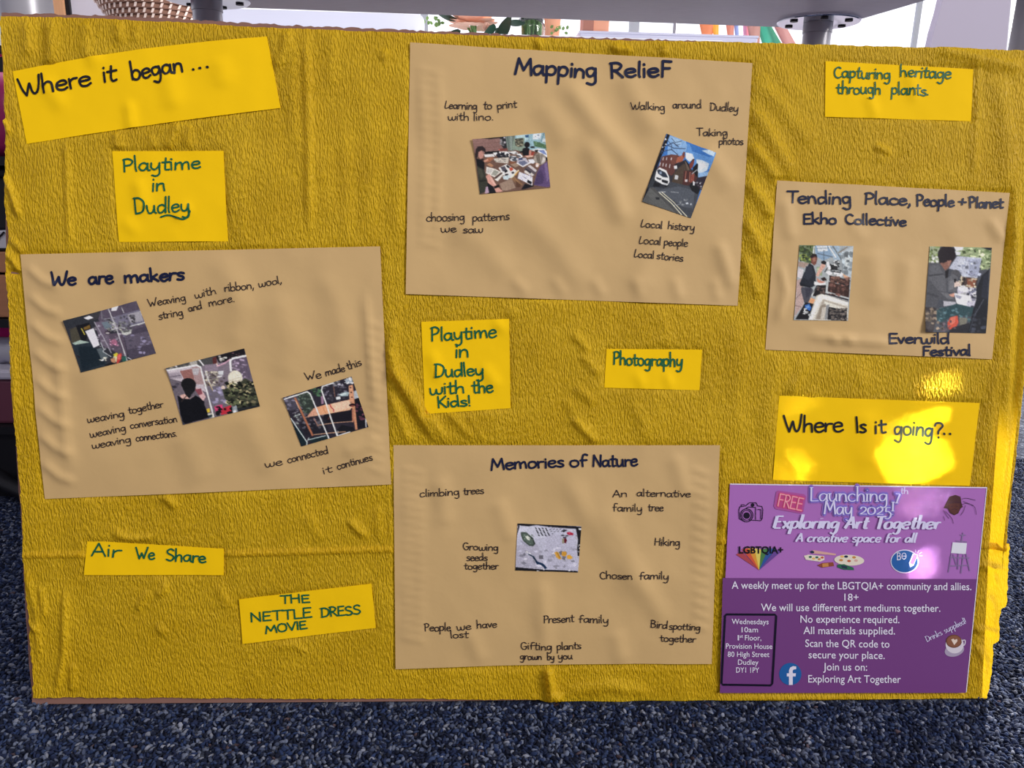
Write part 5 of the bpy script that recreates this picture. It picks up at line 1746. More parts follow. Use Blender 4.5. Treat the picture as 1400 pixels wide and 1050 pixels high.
p = Print([(128, 65), (795, 78), (730, 1000), (60, 990)], (1078, 328), 9.053, 104, 144)
p.paint("""
p a8aeb4 0 0 851 0 851 1050 0 1050
p 6f7d62 125 65 320 70 310 280 250 300 120 250
p 2a332a 130 90 210 110 280 160 200 170 130 150
n 4a5a34 130 70 310 160 30 24 1
n 8a9a4c 130 180 280 260 28 26 2
n 33402e 140 160 300 280 26 20 3
p a38d84 115 270 250 290 190 350 110 330
p d6cfd6 110 350 180 370 160 480 100 460
p b89f9c 95 500 160 480 190 700 180 800 70 950
l 6e5a5c 6 80 730 150 660
l 6e5a5c 6 75 815 150 830
p 8aa4c2 320 75 520 70 560 200 420 260 330 200
p d8dee6 340 80 470 78 480 140 360 150
p a3b7cc 480 75 620 75 660 300 560 260
l 7d8a98 8 330 110 540 100
l 5a6674 10 350 170 540 215
l 5a6674 8 430 130 430 260
l e9edf2 12 310 80 300 170
p b8c2cc 640 170 795 80 770 490 680 420 650 300
p ccd3d8 680 180 780 120 765 330 700 350
n a3aeb8 650 150 780 420 50 16 4
l 6f7880 16 540 80 640 230 660 420
l e6e8ea 14 490 80 580 220
l 97a2aa 20 600 170 650 120 740 85
l 7a6858 10 610 165 720 90
p 9aa0a6 470 260 650 250 660 450 500 440
n e4e6ea 480 290 650 450 40 18 5
p d9a88a 660 420 740 460 750 490 690 480
e d8dade 582 285 34 36
e 8a8e94 582 285 22 24
p 2a2a2e 510 310 600 330 600 380 520 370
l 16161a 12 510 300 540 360
n 2a2c30 510 260 640 400 16 20 6
l 44444a 10 520 390 640 410
p 242732 250 290 300 320 330 420 330 560 280 590 130 550 180 420
p 2f3340 210 330 280 320 300 430 240 500 180 470
p 1b1d26 130 530 280 580 260 592 140 572
p 7a4c42 265 210 320 195 350 230 335 300 310 318 275 290
p 251c1e 260 210 290 175 340 180 352 225 320 205 280 230
p a07062 290 230 325 220 330 260 300 280
p 4a4a56 150 585 270 590 300 620 240 780 190 780 150 640
p 3a3a48 200 600 280 595 250 700 210 720
p 94a486 340 340 400 330 410 440 350 450
p b9c4a4 345 350 385 345 380 400 350 410
p d6a89a 400 300 440 290 450 330 410 380 360 460 330 440 380 340
p 1e1b1e 395 270 430 255 462 280 450 310 400 295
l 16161a 8 440 400 480 345
p c98e80 340 470 400 510 460 520 400 545 350 520
p 2c2020 390 480 440 460 470 500 420 510
p f2f2f4 310 515 400 540 440 560 310 560
p e2e4e6 400 540 460 520 450 560
p 1c191d 340 565 460 560 450 680 330 700 280 690
n 5a4a48 350 580 450 660 24 16 7
p d8dadc 275 690 360 570 340 590 290 700
p bfc4c8 480 440 500 440 480 640 740 720 740 745 450 655
p 221d20 500 440 755 500 745 580 500 510
p 4a3230 510 450 745 510 740 560 505 500
p 382522 490 520 748 580 740 715 480 640
n 7a5a50 510 460 740 540 30 24 8
n 6a4a44 500 540 740 690 30 40 9
p 26232a 450 660 740 735 738 770 460 690
l c6cacd 8 450 680 738 760
p dcd8d0 340 690 400 668 735 770 725 1000 590 1000 250 990 290 860
p efece8 360 700 400 675 735 775 730 815 420 730 380 780 290 985 245 985
p b4aaa0 420 735 725 830 722 850 440 760 370 990 320 985
p 978c80 390 820 450 790 460 830 440 990 340 985
p c9c2ba 410 840 460 830 440 985 390 985
p 8d8f94 460 810 500 800 470 990 445 990
p 1f1e24 490 830 720 870 715 1000 475 990
n 6a625e 510 850 710 990 22 60 10
p 15151b 80 985 200 775 305 790 240 985
p 3768b8 195 810 250 790 280 840 260 880 200 850
p 6f9cd8 210 820 250 810 255 840 220 845
n e0e4ea 180 850 260 930 26 8 11
p e0a47a 240 770 275 715 325 740 300 795
""")
p.build(S['tending'], 'portrait photo of a person beside soil trays in a polytunnel')

p = Print([(130, 55), (812, 70), (742, 1015), (60, 1000)], (1255, 330), 8.075, 104, 144)
p.paint("""
p 4a4d58 0 0 864 0 864 1050 0 1050
p a3ad90 125 55 240 60 230 240 115 240
n 7a8a5a 130 60 230 230 26 24 1
n e0e6dc 130 150 220 240 20 12 2
p 93a37c 400 60 812 70 790 300 690 320 690 190 430 160
n b8c49c 480 80 800 300 30 40 3
n 5c6e48 490 80 800 290 26 34 4
p e8eaf2 390 60 500 58 490 95 420 110
p dfe2ec 405 110 470 120 460 155 420 155
p 1b1b22 690 70 812 70 805 105 740 85
p bfc3d6 430 165 698 185 650 410 490 400 460 340 340 300
p d0d4e4 450 190 560 190 520 300 430 290
p a4aac4 560 200 690 200 660 390 560 380
l 7c82a0 5 530 170 520 260 450 330
l 8086a4 4 600 240 640 220
n 6a6a80 540 330 620 370 14 6 5
n a9afc8 440 190 680 390 26 24 6
p 4a3a38 470 390 660 410 640 500 480 500
p 8a5440 540 410 640 420 620 510 540 510
n d8c8b0 450 380 660 510 22 18 7
l e8dcc0 10 480 400 470 500
p 1e1c1e 505 400 520 400 500 500 488 500
p c9c6d8 440 500 640 520 630 740 460 730 430 540
n f0f0f6 440 500 630 720 40 26 8
n 5a5c70 540 520 640 740 26 20 9
e 55555c 412 362 52 48
p 63646c 330 400 390 360 440 400 420 560 330 560
p 75767e 350 440 400 420 390 530 340 540
p e8d0c8 400 440 460 450 470 490 400 510
p 1a181e 395 415 425 420 415 460 400 455
p 52535b 120 235 250 240 330 320 320 560 420 640 410 680 230 640 200 740 75 730
p 606169 130 270 230 260 300 400 310 560 220 540 120 420
p 3e3f46 110 375 280 355 282 370 120 388
p 45464e 90 560 230 600 220 625 85 580
p 6c6d74 240 560 340 580 400 640 330 640
p 3a3438 75 725 195 735 200 860 150 1005 65 1000
p 4c4644 80 760 150 780 140 900 80 880
n 8a7a6c 70 740 260 990 30 30 10
p 1c1a20 300 330 340 310 330 400 302 410
e 211a22 315 150 98 98
p 211a22 225 130 400 70 412 170 370 230 300 250 235 240
p 8a6258 240 240 290 240 335 215 372 215 340 290 300 325
p a3766a 320 215 372 210 340 290 330 250
p ecebf2 395 570 560 600 580 640 470 725 420 680
p 9a9cb0 410 590 480 610 460 640 415 620
p d09a8a 340 590 400 570 395 620 360 610
p bdbcc8 280 660 410 670 420 700 280 720
p 2f4a52 205 760 420 690 640 740 590 830 440 830 330 850 250 895 200 870
n 54707a 220 730 560 880 24 40 11
p d05848 320 900 350 840 430 820 440 900 390 980 320 970
p e07a68 350 850 410 830 400 900 350 930
p 7c7a70 450 840 540 850 510 960 450 950
p 282830 380 950 560 900 560 1010 320 1005
n 5a5058 250 880 400 1000 26 16 12
p 181b26 780 310 700 380 640 520 640 640 600 760 540 1010 745 1015
p 222635 720 390 770 340 765 640 690 620
l 6c7080 6 720 640 590 870
l 3f4452 8 640 740 560 990
n 3a3e4c 580 760 740 1000 30 20 13
""")
p.build(S['tending'], 'portrait photo of people in grey hoods drawing at an outdoor table', corner_curl(1263, 450, 35, 0.003))

# ------------------------------------------------------------------ the grey table the board leans on
ZT = 0.835
M_TOP = mat('grey_laminate_underside', (0.90, 0.84, 0.89), 0.45, spec=0.4, var=0.08, vscale=300, stretch=(0.2, 1, 1))
M_LEG = mat('satin_grey_steel', (0.42, 0.41, 0.45), 0.3, metal=0.35)
M_CHROME = mat('polished_plate', (0.75, 0.77, 0.85), 0.14, metal=1.0)
M_BLACK = mat('black_plastic', (0.012, 0.012, 0.015), 0.45)
M_WHITEPL = mat('white_laminate', (0.80, 0.80, 0.86), 0.5)
table = empty('table', (0.0, 0.37, 0.0))
tag(table, 'grey table on round steel legs standing behind the yellow board', 'table')
tp = MB()
pts = [(0.548, 0.681), (0.5912, 0.4536), (0.66, 0.09), (-0.66, 0.09), (-0.60, 0.4), (-0.535, 0.6505)]
tp.prism([(x, y - 0.37) for x, y in pts][::-1], ZT, ZT + 0.028)
o = tp.build('tabletop', M_TOP, table); bevel(o, 0.002)
for (lx, ly, front) in ((0.5015, 0.6126, 0), (-0.4829, 0.5838, 0), (0.570, 0.163, 1), (-0.537, 0.163, 1)):
    r = 0.0265 if front else 0.0222
    y_ = ly - 0.37
    b = MB().lathe([(r, 0.012), (r, ZT - 0.020), (r + 0.0012, ZT - 0.0195), (r + 0.0012, ZT - 0.0045)], (lx, y_, 0), 40)
    leg = shade_auto(b.build('leg', M_LEG, table))
    f = MB().lathe([(0.001, ZT - 0.0012), (r + 0.001, ZT - 0.0042), (0.064, ZT - 0.0042), (0.0655, ZT - 0.0028), (0.0655, ZT - 0.0002)], (lx, y_, 0), 56, cap=False)
    fo = shade_auto(f.build('mounting_plate', M_CHROME, leg), 30)
    for k in range(6):
        a = math.radians(18 + 60 * k)
        MB().lathe([(0.0062, ZT - 0.0062), (0.0062, ZT - 0.0040)], (lx + 0.049 * math.cos(a), y_ + 0.049 * math.sin(a), 0), 14).build('screw', M_BLACK, leg)
    MB().lathe([(r + 0.004, 0.0), (r + 0.004, 0.010), (r - 0.002, 0.014)], (lx, y_, 0), 32).build('foot_glide', M_BLACK, leg)

# ------------------------------------------------------------------ back of the room
M_WALL = mat('pale_mauve_wall', (0.80, 0.74, 0.82), 0.9, var=0.03, vscale=3)
WX0, WX1, WZ0, WZ1 = -1.15, 2.62, 0.75, 2.1
wl = MB()
wl.box((-3.2, 2.6, 0), (WX0, 2.66, 2.7)).box((WX1, 2.6, 0), (4.2, 2.66, 2.7)).box((WX0, 2.6, 0), (WX1, 2.66, WZ0)).box((WX0, 2.6, WZ1), (WX1, 2.66, 2.7))
tag(wl.build('wall_back', M_WALL), kind='structure')
M_FRAME = mat('grey_window_frame', (0.45, 0.47, 0.52), 0.5)
wf = MB().box((WX0, 2.585, WZ0), (WX1, 2.645, WZ0 + 0.05)).box((WX0, 2.585, WZ1 - 0.05), (WX1, 2.645, WZ1)).box((WX0, 2.585, WZ0), (WX0 + 0.05, 2.645, WZ1)).box((WX1 - 0.05, 2.585, WZ0), (WX1, 2.645, WZ1))
wf.box((1.716, 2.605, WZ0), (1.734, 2.622, WZ1)); wf.box((0.54, 2.605, WZ0), (0.58, 2.622, WZ1)); wf.box((-0.30, 2.605, WZ0), (-0.27, 2.622, WZ1))
win = tag(wf.build('window_1', M_FRAME), kind='structure')
mg = bpy.data.materials.new('window_glass'); mg.use_nodes = True
n = mg.node_tree.nodes; n.clear()
ou = n.new('ShaderNodeOutputMaterial'); mi_ = n.new('ShaderNodeMixShader'); tr = n.new('ShaderNodeBsdfTransparent'); gl = n.new('ShaderNodeBsdfGlossy'); gl.inputs['Roughness'].default_value = 0.02
mi_.inputs[0].default_value = 0.06
mg.node_tree.links.new(tr.outputs[0], mi_.inputs[1]); mg.node_tree.links.new(gl.outputs[0], mi_.inputs[2]); mg.node_tree.links.new(mi_.outputs[0], ou.inputs[0])
MB().box((WX0 + 0.05, 2.612, WZ0 + 0.05), (1.712, 2.616, WZ1 - 0.05)).build('window_pane', mg, win)
MB().box((1.735, 2.612, WZ0 + 0.05), (WX1 - 0.05, 2.616, WZ1 - 0.05)).build('window_pane', mg, win)
# pine door trim at the left and a black strip standing in for the shadow beside it
M_PINE = mat('orange_pine', (0.80, 0.42, 0.22), 0.6, var=0.12, vscale=14, stretch=(8, 8, 0.6))
tag(MB().box((-1.735, 2.57, 0), (-1.675, 2.60, 2.1)).build('trim_1', M_PINE), kind='structure')
tag(MB().box((-1.674, 2.585, 0), (-1.658, 2.60, 2.1)).build('shadow_gap', M_BLACK), kind='structure')
# ------------------------------------------------------------------ low white sideboard carrying the things behind the table
SBZ = 0.86
sb = empty('sideboard', (-0.45, 1.22, 0)); tag(sb, 'low white sideboard behind the table, carrying the woven basket and flowers', 'sideboard')
o = MB().box((-0.70, -0.24, 0.06), (0.88, 0.42, SBZ - 0.025)).build('body', M_WHITEPL, sb); bevel(o)
o = MB().box((-0.72, -0.25, SBZ - 0.025), (0.90, 0.43, SBZ)).build('top', M_WHITEPL, sb); bevel(o)
for k in range(3):
    x0 = -0.69 + 0.525 * k
    d = MB().box((x0, -0.256, 0.08), (x0 + 0.512, -0.2405, SBZ - 0.035)).build('door', M_WHITEPL, sb); bevel(d)
    MB().box((x0 + 0.45, -0.272, 0.5), (x0 + 0.462, -0.2555, 0.62)).build('handle', M_LEG, d)
MB().box((-0.66, -0.20, 0.0), (0.84, 0.38, 0.06)).build('plinth', M_BLACK, sb)

# coiled basket
M_RUSH = mat('brown_rush_coil', (0.28, 0.15, 0.105), 0.8, var=0.3, vscale=160, bump=0.0008, bscale=400)
M_STITCH = mat('pale_stitch', (0.85, 0.70, 0.62), 0.7)
bk = empty('woven_basket', (-0.785, 1.22, SBZ)); tag(bk, 'brown coiled basket with pale stitching standing behind the table', 'basket')
prof = [(0.002, 0.0)]
rows = 16
rowp = []
for k in range(rows):
    t = k / (rows - 1)
    r = 0.066 + 0.115 * t ** 0.75; z = 0.006 + 0.150 * t ** 1.15
    rowp.append((r, z))
    for a in (-90, -45, 0, 45, 90):
        prof.append((r + 0.0058 * math.cos(math.radians(a)), z + 0.0056 * math.sin(math.radians(a))))
inner = [(r - 0.010, z + 0.004) for r, z in reversed(rowp)] + [(0.002, 0.010)]
o = MB().lathe(prof + inner, seg=72, cap=False).build('coiled_bowl', M_RUSH, bk, smooth=True)
st = MB()
for k, (r, z) in enumerate(rowp):
    nn = 46
    for j in range(nn):
        a = 2 * math.pi * (j + 0.13 * k) / nn
        c, s_ = math.cos(a), math.sin(a)
        rr = r + 0.0068
        t = Vector((-s_, c, 0)) * 0.0024
        P = Vector((rr * c, rr * s_, z))
        up = Vector((c * 0.001, s_ * 0.001, 0.0042)); sk = Vector((-s_, c, 0)) * 0.002
        out = Vector((c, s_, 0)) * 0.0016
        v = [P - t - up - sk, P + t - up - sk, P + t + up + sk, P - t + up + sk]
        st.add(v + [q_ + out for q_ in v], [(3, 2, 1, 0), (4, 5, 6, 7), (0, 1, 5, 4), (1, 2, 6, 5), (2, 3, 7, 6), (3, 0, 4, 7)])
st.build('stitching', M_STITCH, bk)['label'] = 'pale stitches'

# pale screen with rounded corner
M_LAV = mat('pale_lavender_acrylic', (0.80, 0.82, 0.96), 0.35)
def rounded(x0, x1, z0, z1, r, k=8):
    out = []
    for cx_, cz_, a0 in ((x1 - r, z1 - r, 0), (x0 + r, z1 - r, 90)):
        for i in range(k + 1):
            a = math.radians(a0 + 90 * i / k); out.append((cx_ + r * math.cos(a), cz_ + r * math.sin(a)))
    return [(x1, z0)] + out + [(x0, z0)]
sp = empty('acrylic_screen', (-0.40, 1.03 + 0.06, SBZ)); tag(sp, 'pale lavender upright screen with rounded corner behind the table', 'screen')
pl_ = MB(); pol = rounded(-0.245, 0.22, 0.012, 0.0545, 0.014)
pl_.v = [(x, -0.004, z) for x, z in pol] + [(x, 0.004, z) for x, z in pol]; m_ = len(pol)
pl_.f = [tuple(range(m_)), tuple(reversed(range(m_, 2 * m_)))] + [(i, m_ + i, m_ + (i + 1) % m_, (i + 1) % m_) for i in range(m_)]; pl_.mi = [0] * len(pl_.f)
pl_.build('panel', M_LAV, sp)
MB().box((-0.245, -0.03, 0.0), (0.22, 0.03, 0.013)).build('base_bar', M_WHITEPL, sp)

# white ledge table further back
lt = empty('ledge_table', (0.42, 1.75, 0)); tag(lt, 'long pale ledge table in front of the bright window', 'table')
LZ = 0.955
o = MB().box((-0.62, -0.10, LZ - 0.05), (0.325, 0.22, LZ)).build('top', M_WHITEPL, lt); bevel(o)
for (x, y) in ((-0.58, -0.07), (0.285, -0.07), (-0.58, 0.18), (0.285, 0.18)):
    MB().box((x - 0.02, y - 0.02, 0), (x + 0.02, y + 0.02, LZ - 0.05)).build('leg', M_WHITEPL, lt)
# box riser that shows above the board
rs = empty('white_riser_box', (0.475, 1.69, LZ)); tag(rs, 'long pale box on the ledge below the orange block', 'box')
o = MB().box((-0.245, -0.03, 0.0), (0.278, 0.14, 0.034)).build('box_body', mat('pale_blue_white_card', (0.66, 0.67, 0.82), 0.6), rs); bevel(o, 0.003)
MB().box((-0.247, -0.032, 0.030), (0.280, 0.142, 0.036)).build('lid', mat('pale_blue_white_card', '000'), rs)
# orange block
ob_ = empty('terracotta_block', (0.28, 1.70, LZ + 0.036)); tag(ob_, 'orange square block standing on the pale box behind the table', 'block')
M_OR = mat('peach_orange_clay', (0.88, 0.42, 0.27), 0.7, var=0.06, vscale=30); M_OR2 = mat('dark_orange_clay', (0.45, 0.20, 0.15), 0.7)
b = MB().box((-0.036, -0.026, 0), (0.036, 0.046, 0.10))
o = b.build('block', M_OR, ob_); bevel(o, 0.002)
MB().box((-0.040, -0.030, 0), (-0.010, 0.05, 0.104)).build('side_panel', M_OR2, ob_)

# flowers: peach rose with dark leaves, lying bouquet, on the sideboard
M_PEACH = mat('peach_petal', (0.90, 0.56, 0.42), 0.7); M_LEAF = mat('dark_green_leaf', (0.018, 0.055, 0.035), 0.5); M_SPRIG = mat('pale_green_sprig', (0.22, 0.36, 0.12), 0.6); M_STEM = mat('green_stem', (0.14, 0.27, 0.09), 0.5)
rf = random.Random(8)


def petal(mb, c, d, up, L_, W_, cup=0.35, n=6):
    d = Vector(d).normalized(); up = Vector(up); sd = d.cross(up).normalized(); up = sd.cross(d).normalized()
    vs = []; fs = []
    for i in range(n + 1):
        t = i / n
        w = W_ * math.sin(math.pi * (0.08 + 0.86 * t)) ** 0.8
        for j in (-1, -0.5, 0, 0.5, 1):
            vs.append(Vector(c) + d * L_ * t + sd * w * j + up * (cup * L_ * t * t + cup * 0.5 * w * j * j))
    for i in range(n):
        for j in range(4):
            fs.append((i * 5 + j, i * 5 + j + 1, (i + 1) * 5 + j + 1, (i + 1) * 5 + j))
    mb.add(vs, fs)


fb = empty('rose_bouquet', (-0.06, 1.55, SBZ)); tag(fb, 'peach rose with dark green leaves seen under the tabletop', 'flowers')
C0 = Vector((-0.02, 0.0, 0.120))
pb = MB()
for ring, (cnt, tilt, L_, W_) in enumerate(((5, 80, .035, .022), (7, 60, .045, .028), (9, 35, .055, .032), (10, 8, .06, .034), (9, -15, .055, .032))):
    for k in range(cnt):
        a = 2 * math.pi * (k + 0.5 * ring) / cnt + rf.uniform(-.15, .15)
        ti = math.radians(tilt + rf.uniform(-8, 8))
        d = (math.cos(a) * math.cos(ti), math.sin(a) * math.cos(ti), math.sin(ti))
        petal(pb, C0 + Vector(d) * 0.012, d, (0, 0, 1) if tilt < 70 else (math.cos(a), math.sin(a), 0.2), L_, W_, 0.3)
pb.build('blossom', M_PEACH, fb, smooth=True)
bud = MB()
for k in range(8):
    a = k * 0.8; petal(bud, (0.018, -0.05, 0.094), (math.cos(a) * .4, math.sin(a) * .4, 1), (-math.cos(a), -math.sin(a), .3), 0.022, 0.011, .2)
bud.build('rosebud', mat('pink_bud', (0.75, 0.48, 0.38), 0.7), fb, smooth=True)
for (c, d, L_, W_) in (((-.06, -.02, .125), (-1, -.2, .12), .055, .018), ((-.055, -.03, .10), (-.6, -.3, -.6), .05, .017), ((.02, -.04, .075), (.2, -.5, .35), .05, .026), ((.045, -.03, .07), (.65, -.2, .9), .075, .024), ((.05, -.02, .11), (.3, .1, -1), .07, .022), ((-.04, -.045, .08), (-.3, -.2, -.8), .05, .018), ((-0.01, -.05, .07), (.1, -.2, -1), .05, .02), ((.075, .02, .13), (1, 0, -.1), .05, .02)):
    lb = MB(); petal(lb, c, d, (0, -0.6, 0.8), L_, W_, 0.12); lb.build('leaf', M_LEAF, fb, smooth=True)
sg = MB()
for k in range(12):
    petal(sg, (-.10 - .004 * k + rf.uniform(-.008, .008), -.02, .122 + rf.uniform(-.012, .012)), (rf.uniform(-1, 1), -.2, rf.uniform(-1, 1)), (0, -1, .2), .012, .004, .1)
sg.build('sprig', M_SPRIG, fb, smooth=True)
stb = MB()
for k in range(6):
    stb.tube([C0 + Vector((rf.uniform(-.02, .02), rf.uniform(-.02, .02), 0)), Vector((rf.uniform(-.02, .02), 0.05, 0.05)), Vector((rf.uniform(-.03, .03), 0.06, 0.003))], 0.003, 6)
stb.build('stems', M_STEM, fb, smooth=True)

vs_ = empty('stem_vase', (0.085, 1.60, SBZ)); tag(vs_, 'clear glass vase packed with green stems behind the table', 'vase')
mgl = mat('clear_vase_glass', (0.95, 0.97, 0.96), 0.03, trans=1.0)
MB().lathe([(0.030, 0.0), (0.034, 0.006), (0.040, 0.12), (0.037, 0.145), (0.035, 0.145), (0.037, 0.12), (0.031, 0.010), (0.001, 0.008)], seg=40, cap=False).build('glass', mgl, vs_, smooth=True)
sm_ = MB()
for k in range(26):
    a = rf.uniform(0, 6.28); r0 = 0.024 * math.sqrt(rf.random()); r1 = 0.032 * math.sqrt(rf.random()); a2 = a + rf.uniform(-1, 1)
    sm_.tube([(r0 * math.cos(a), r0 * math.sin(a), .012), (.5 * (r0 * math.cos(a) + r1 * math.cos(a2)), .5 * (r0 * math.sin(a) + r1 * math.sin(a2)), .075), (r1 * math.cos(a2), r1 * math.sin(a2), .15 + rf.uniform(0, .02))], rf.uniform(.0026, .0042), 7)
sm_.build('stems', M_STEM, vs_, smooth=True)
dk = MB()
for k in range(10):
    a = k * .63; petal(dk, (-.012, 0, .152), (math.cos(a), math.sin(a) * .6, .25), (0, 0, 1), .034, .014, .15)
dk.build('leaf', mat('grey_green_leaf', (.16, .24, .22), .6), vs_, smooth=True)

pp = empty('peach_pot', (0.142, 1.72, LZ)) if False else empty('peach_pot', (0.150, 1.70, LZ)); tag(pp, 'tall peach pot with a small green sprig beside the stem vase', 'pot')
shade_auto(MB().lathe([(0.022, 0.0), (0.0255, 0.05), (0.0275, 0.075), (0.0255, 0.075), (0.020, 0.004)], seg=36).build('pot_body', M_OR, pp))
sg = MB()
sg.tube([(0.005, -0.030, 0.03), (0.012, -0.032, 0.045), (0.03, -0.032, 0.05)], 0.001, 6)
for k in range(9):
    petal(sg, (-.006 + .006 * k, -.032, .036 + rf.uniform(-.006, .010)), (rf.uniform(-1, 1), -.3, rf.uniform(-.6, 1)), (0, -1, .2), .011, .0042, .1)
sg.build('sprig', M_SPRIG, pp, smooth=True)

# hanging ribbons in front of the window
RB = [((957, 962, 977, 972), 'e58a5e', 'coral', 0.0), ((973, 978, 983, 983), 'f7b347', 'amber', 0.0), ((993, 996, 1004, 1003), 'e3927c', 'salmon', 0.01), ((1004, 1006, 1010, 1011), '9fb0e6', 'pale blue', 0.012),
      ((1016, 1017, 1026, 1025), 'eeb0cc', 'pink', 0.0), ((1022, 1026, 1040, 1039), 'cf9a8e', 'dusty brown', 0.014), ((1035, 1042, 1055, 1070), '4fc2a0', 'teal', 0.0), ((1058, 1070, 1075, 1089), 'd99c96', 'rose brown', 0.02)]
rail_y = 1.98
zt_ = 1.14
rl = MB().tube([(0.62, rail_y, zt_), (1.06, rail_y, zt_)], 0.006, 12)
rail = empty('ribbon_stand', (0.84, rail_y, 0)); tag(rail, 'slim rail stand holding coloured ribbons by the window', 'stand')
MB().tube([(-.26, 0, zt_), (.26, 0, zt_)], 0.006, 12).build('rail', M_LEG, rail, smooth=True)
for sx in (-.26, .26):
    MB().tube([(sx, 0, 0.01), (sx, 0, zt_)], 0.006, 12).build('post', M_LEG, rail, smooth=True)
    MB().box((sx - .02, -.12, 0), (sx + .02, .12, .012)).build('foot', M_LEG, rail)
for (xa, xb, xc, xd), col, nm, dy in RB:
    # (left top, left bottom.., right top, right bottom) at photo rows 35 and 60
    Y = rail_y - 0.012 - dy
    a0, a1 = at_y(xa, 35, Y), at_y(xb, 60, Y); c0, c1 = at_y(xc, 35, Y), at_y(xd, 60, Y)
    rows_ = []
    for z in np.linspace(zt_ + 0.006, 0.86, 26):
        t = (z - a0.z) / (a1.z - a0.z); t2 = min(max(t, -2.2), 2.2)
        l = a0.x + (a1.x - a0.x) * t2; r_ = c0.x + (c1.x - c0.x) * t2
        rows_.append((l, r_, z))
    mb = MB(); vs = []; fs = []
    for i, (l, r_, z) in enumerate(rows_):
        for j in range(6):
            u_ = j / 5
            vs.append((l + (r_ - l) * u_, Y + 0.003 * math.sin(u_ * 5 + i * .3), z))
    for i in range(len(rows_) - 1):
        for j in range(5):
            fs.append((i * 6 + j, (i + 1) * 6 + j, (i + 1) * 6 + j + 1, i * 6 + j + 1))
    mb.add(vs, fs)
    o = mb.build('ribbon', mat('ribbon_' + nm.replace(' ', '_'), col, 0.5), smooth=True)
    sm2 = o.modifiers.new('thickness', 'SOLIDIFY'); sm2.thickness = 0.0008
    tag(o, nm + ' ribbon hanging from the rail by the window', 'ribbon', 'ribbons by the window')

# upright lavender panel at the right
pn = empty('room_divider', (0.985, 1.0, 0)); tag(pn, 'smooth lavender divider panel standing at far right behind the table', 'divider')
pm_ = MB()
zs = np.linspace(0.02, 1.5, 40)
L_edge = [(-0.082 + 0.014 * (1 - math.exp(-((z - 0.86) / 0.07) ** 2)) * (1 if z > .86 else .3), z) for z in zs]
R_edge = [(0.0835 - 0.09 * (z - 0.86) * 0.9 if False else 0.0835 - 0.085 * (z - 0.8674), z) for z in zs]
pol = [(x, z) for x, z in L_edge] + [(x, z) for x, z in reversed(R_edge)]
m_ = len(pol)
pm_.v = [(x, -0.012, z) for x, z in pol] + [(x, 0.012, z) for x, z in pol]
pm_.f = [tuple(reversed(range(m_))), tuple(range(m_, 2 * m_))] + [(i, (i + 1) % m_, m_ + (i + 1) % m_, m_ + i) for i in range(m_)]; pm_.mi = [0] * len(pm_.f)
o = pm_.build('panel', mat('lavender_panel', (0.55, 0.50, 0.62), 0.6), pn)
bm = bmesh.new(); bm.from_mesh(o.data); bmesh.ops.recalc_face_normals(bm, faces=bm.faces); bm.to_mesh(o.data); bm.free()
MB().box((-0.09, -0.14, 0), (0.15, 0.14, 0.02)).build('base', M_LEG, pn)
MB().tube([(0.0835 - 0.085 * (z - 0.8674) + 0.003, -0.006, z) for z in (0.02, 0.8, 1.49)], 0.003, 8).build('highlight_line', mat('white_highlight', (0.9, 0.9, 0.95), 0.4), pn)  # white tube stands in for the highlight line beside the front leg

# ------------------------------------------------------------------ black rack at the left
RY = 0.56
rk = empty('storage_rack', (-1.08, RY + 0.17, 0)); tag(rk, 'black open storage rack at far left behind the board', 'rack')
# shelves at z
SH = (0.135, 0.325, 0.590)
x0, x1 = -0.34, 0.315
for z in SH:
    MB().box((x0, -0.165, z - 0.014), (x1, 0.165, z)).build('shelf', M_BLACK, rk)
MB().box((x0, -0.155, 0.0), (x1, 0.165, 0.118)).build('plinth', M_BLACK, rk)
for sx in (x0, x1 - 0.016):
    for sy in (-0.165, 0.149):
        MB().box((sx, sy, 0), (sx + 0.016, sy + 0.016, 0.80)).build('upright', M_BLACK, rk)
MB().box((x0, 0.156, 0.1), (x1, 0.165, 0.80)).build('back_panel', M_BLACK, rk)
MB().tube([(0.10, -0.12, 0.075), (0.19, -0.17, 0.03), (0.275, -0.215, 0.018), (0.30, -0.225, 0.013)], [0.014, 0.014, 0.012, 0.010], 12).build('foot', M_BLACK, rk, smooth=True)
X0 = -1.08; Y0 = RY + 0.17
# tub and pink bowl on the lowest shelf
tb = empty('storage_tub', (X0 + 0.16, Y0 - 0.02, SH[0])); tag(tb, 'mauve plastic tub with clear lid on the rack’s lowest shelf', 'tub')
o = MB().box((-0.14, -0.13, 0.0), (0.115, 0.12, 0.082)).build('tub_body', mat('mauve_plastic', (0.16, 0.05, 0.08), 0.35), tb); bevel(o, 0.006)
o = MB().box((-0.145, -0.136, 0.082), (0.12, 0.126, 0.100)).build('lid', mat('milky_plastic', (0.62, 0.60, 0.70), 0.3), tb); bevel(o, 0.005)
bw = empty('pink_bowl', (X0 + 0.185, Y0 - 0.05, SH[0] + 0.100)); tag(bw, 'bright pink bowl in a clear bag on top of the tub', 'bowl')
shade_auto(MB().lathe([(0.035, 0.03), (0.07, 0.052), (0.082, 0.082), (0.078, 0.082), (0.066, 0.056), (0.03, 0.036)], seg=40).build('bowl_body', mat('magenta_plastic', (0.62, 0.015, 0.19), 0.35), bw))
bag = MB().lathe([(0.060, 0.0), (0.085, 0.02), (0.078, 0.045), (0.072, 0.050)], seg=36).build('clear_bag', mat('cloudy_bag', (0.52, 0.52, 0.60), 0.25), bw, smooth=True)
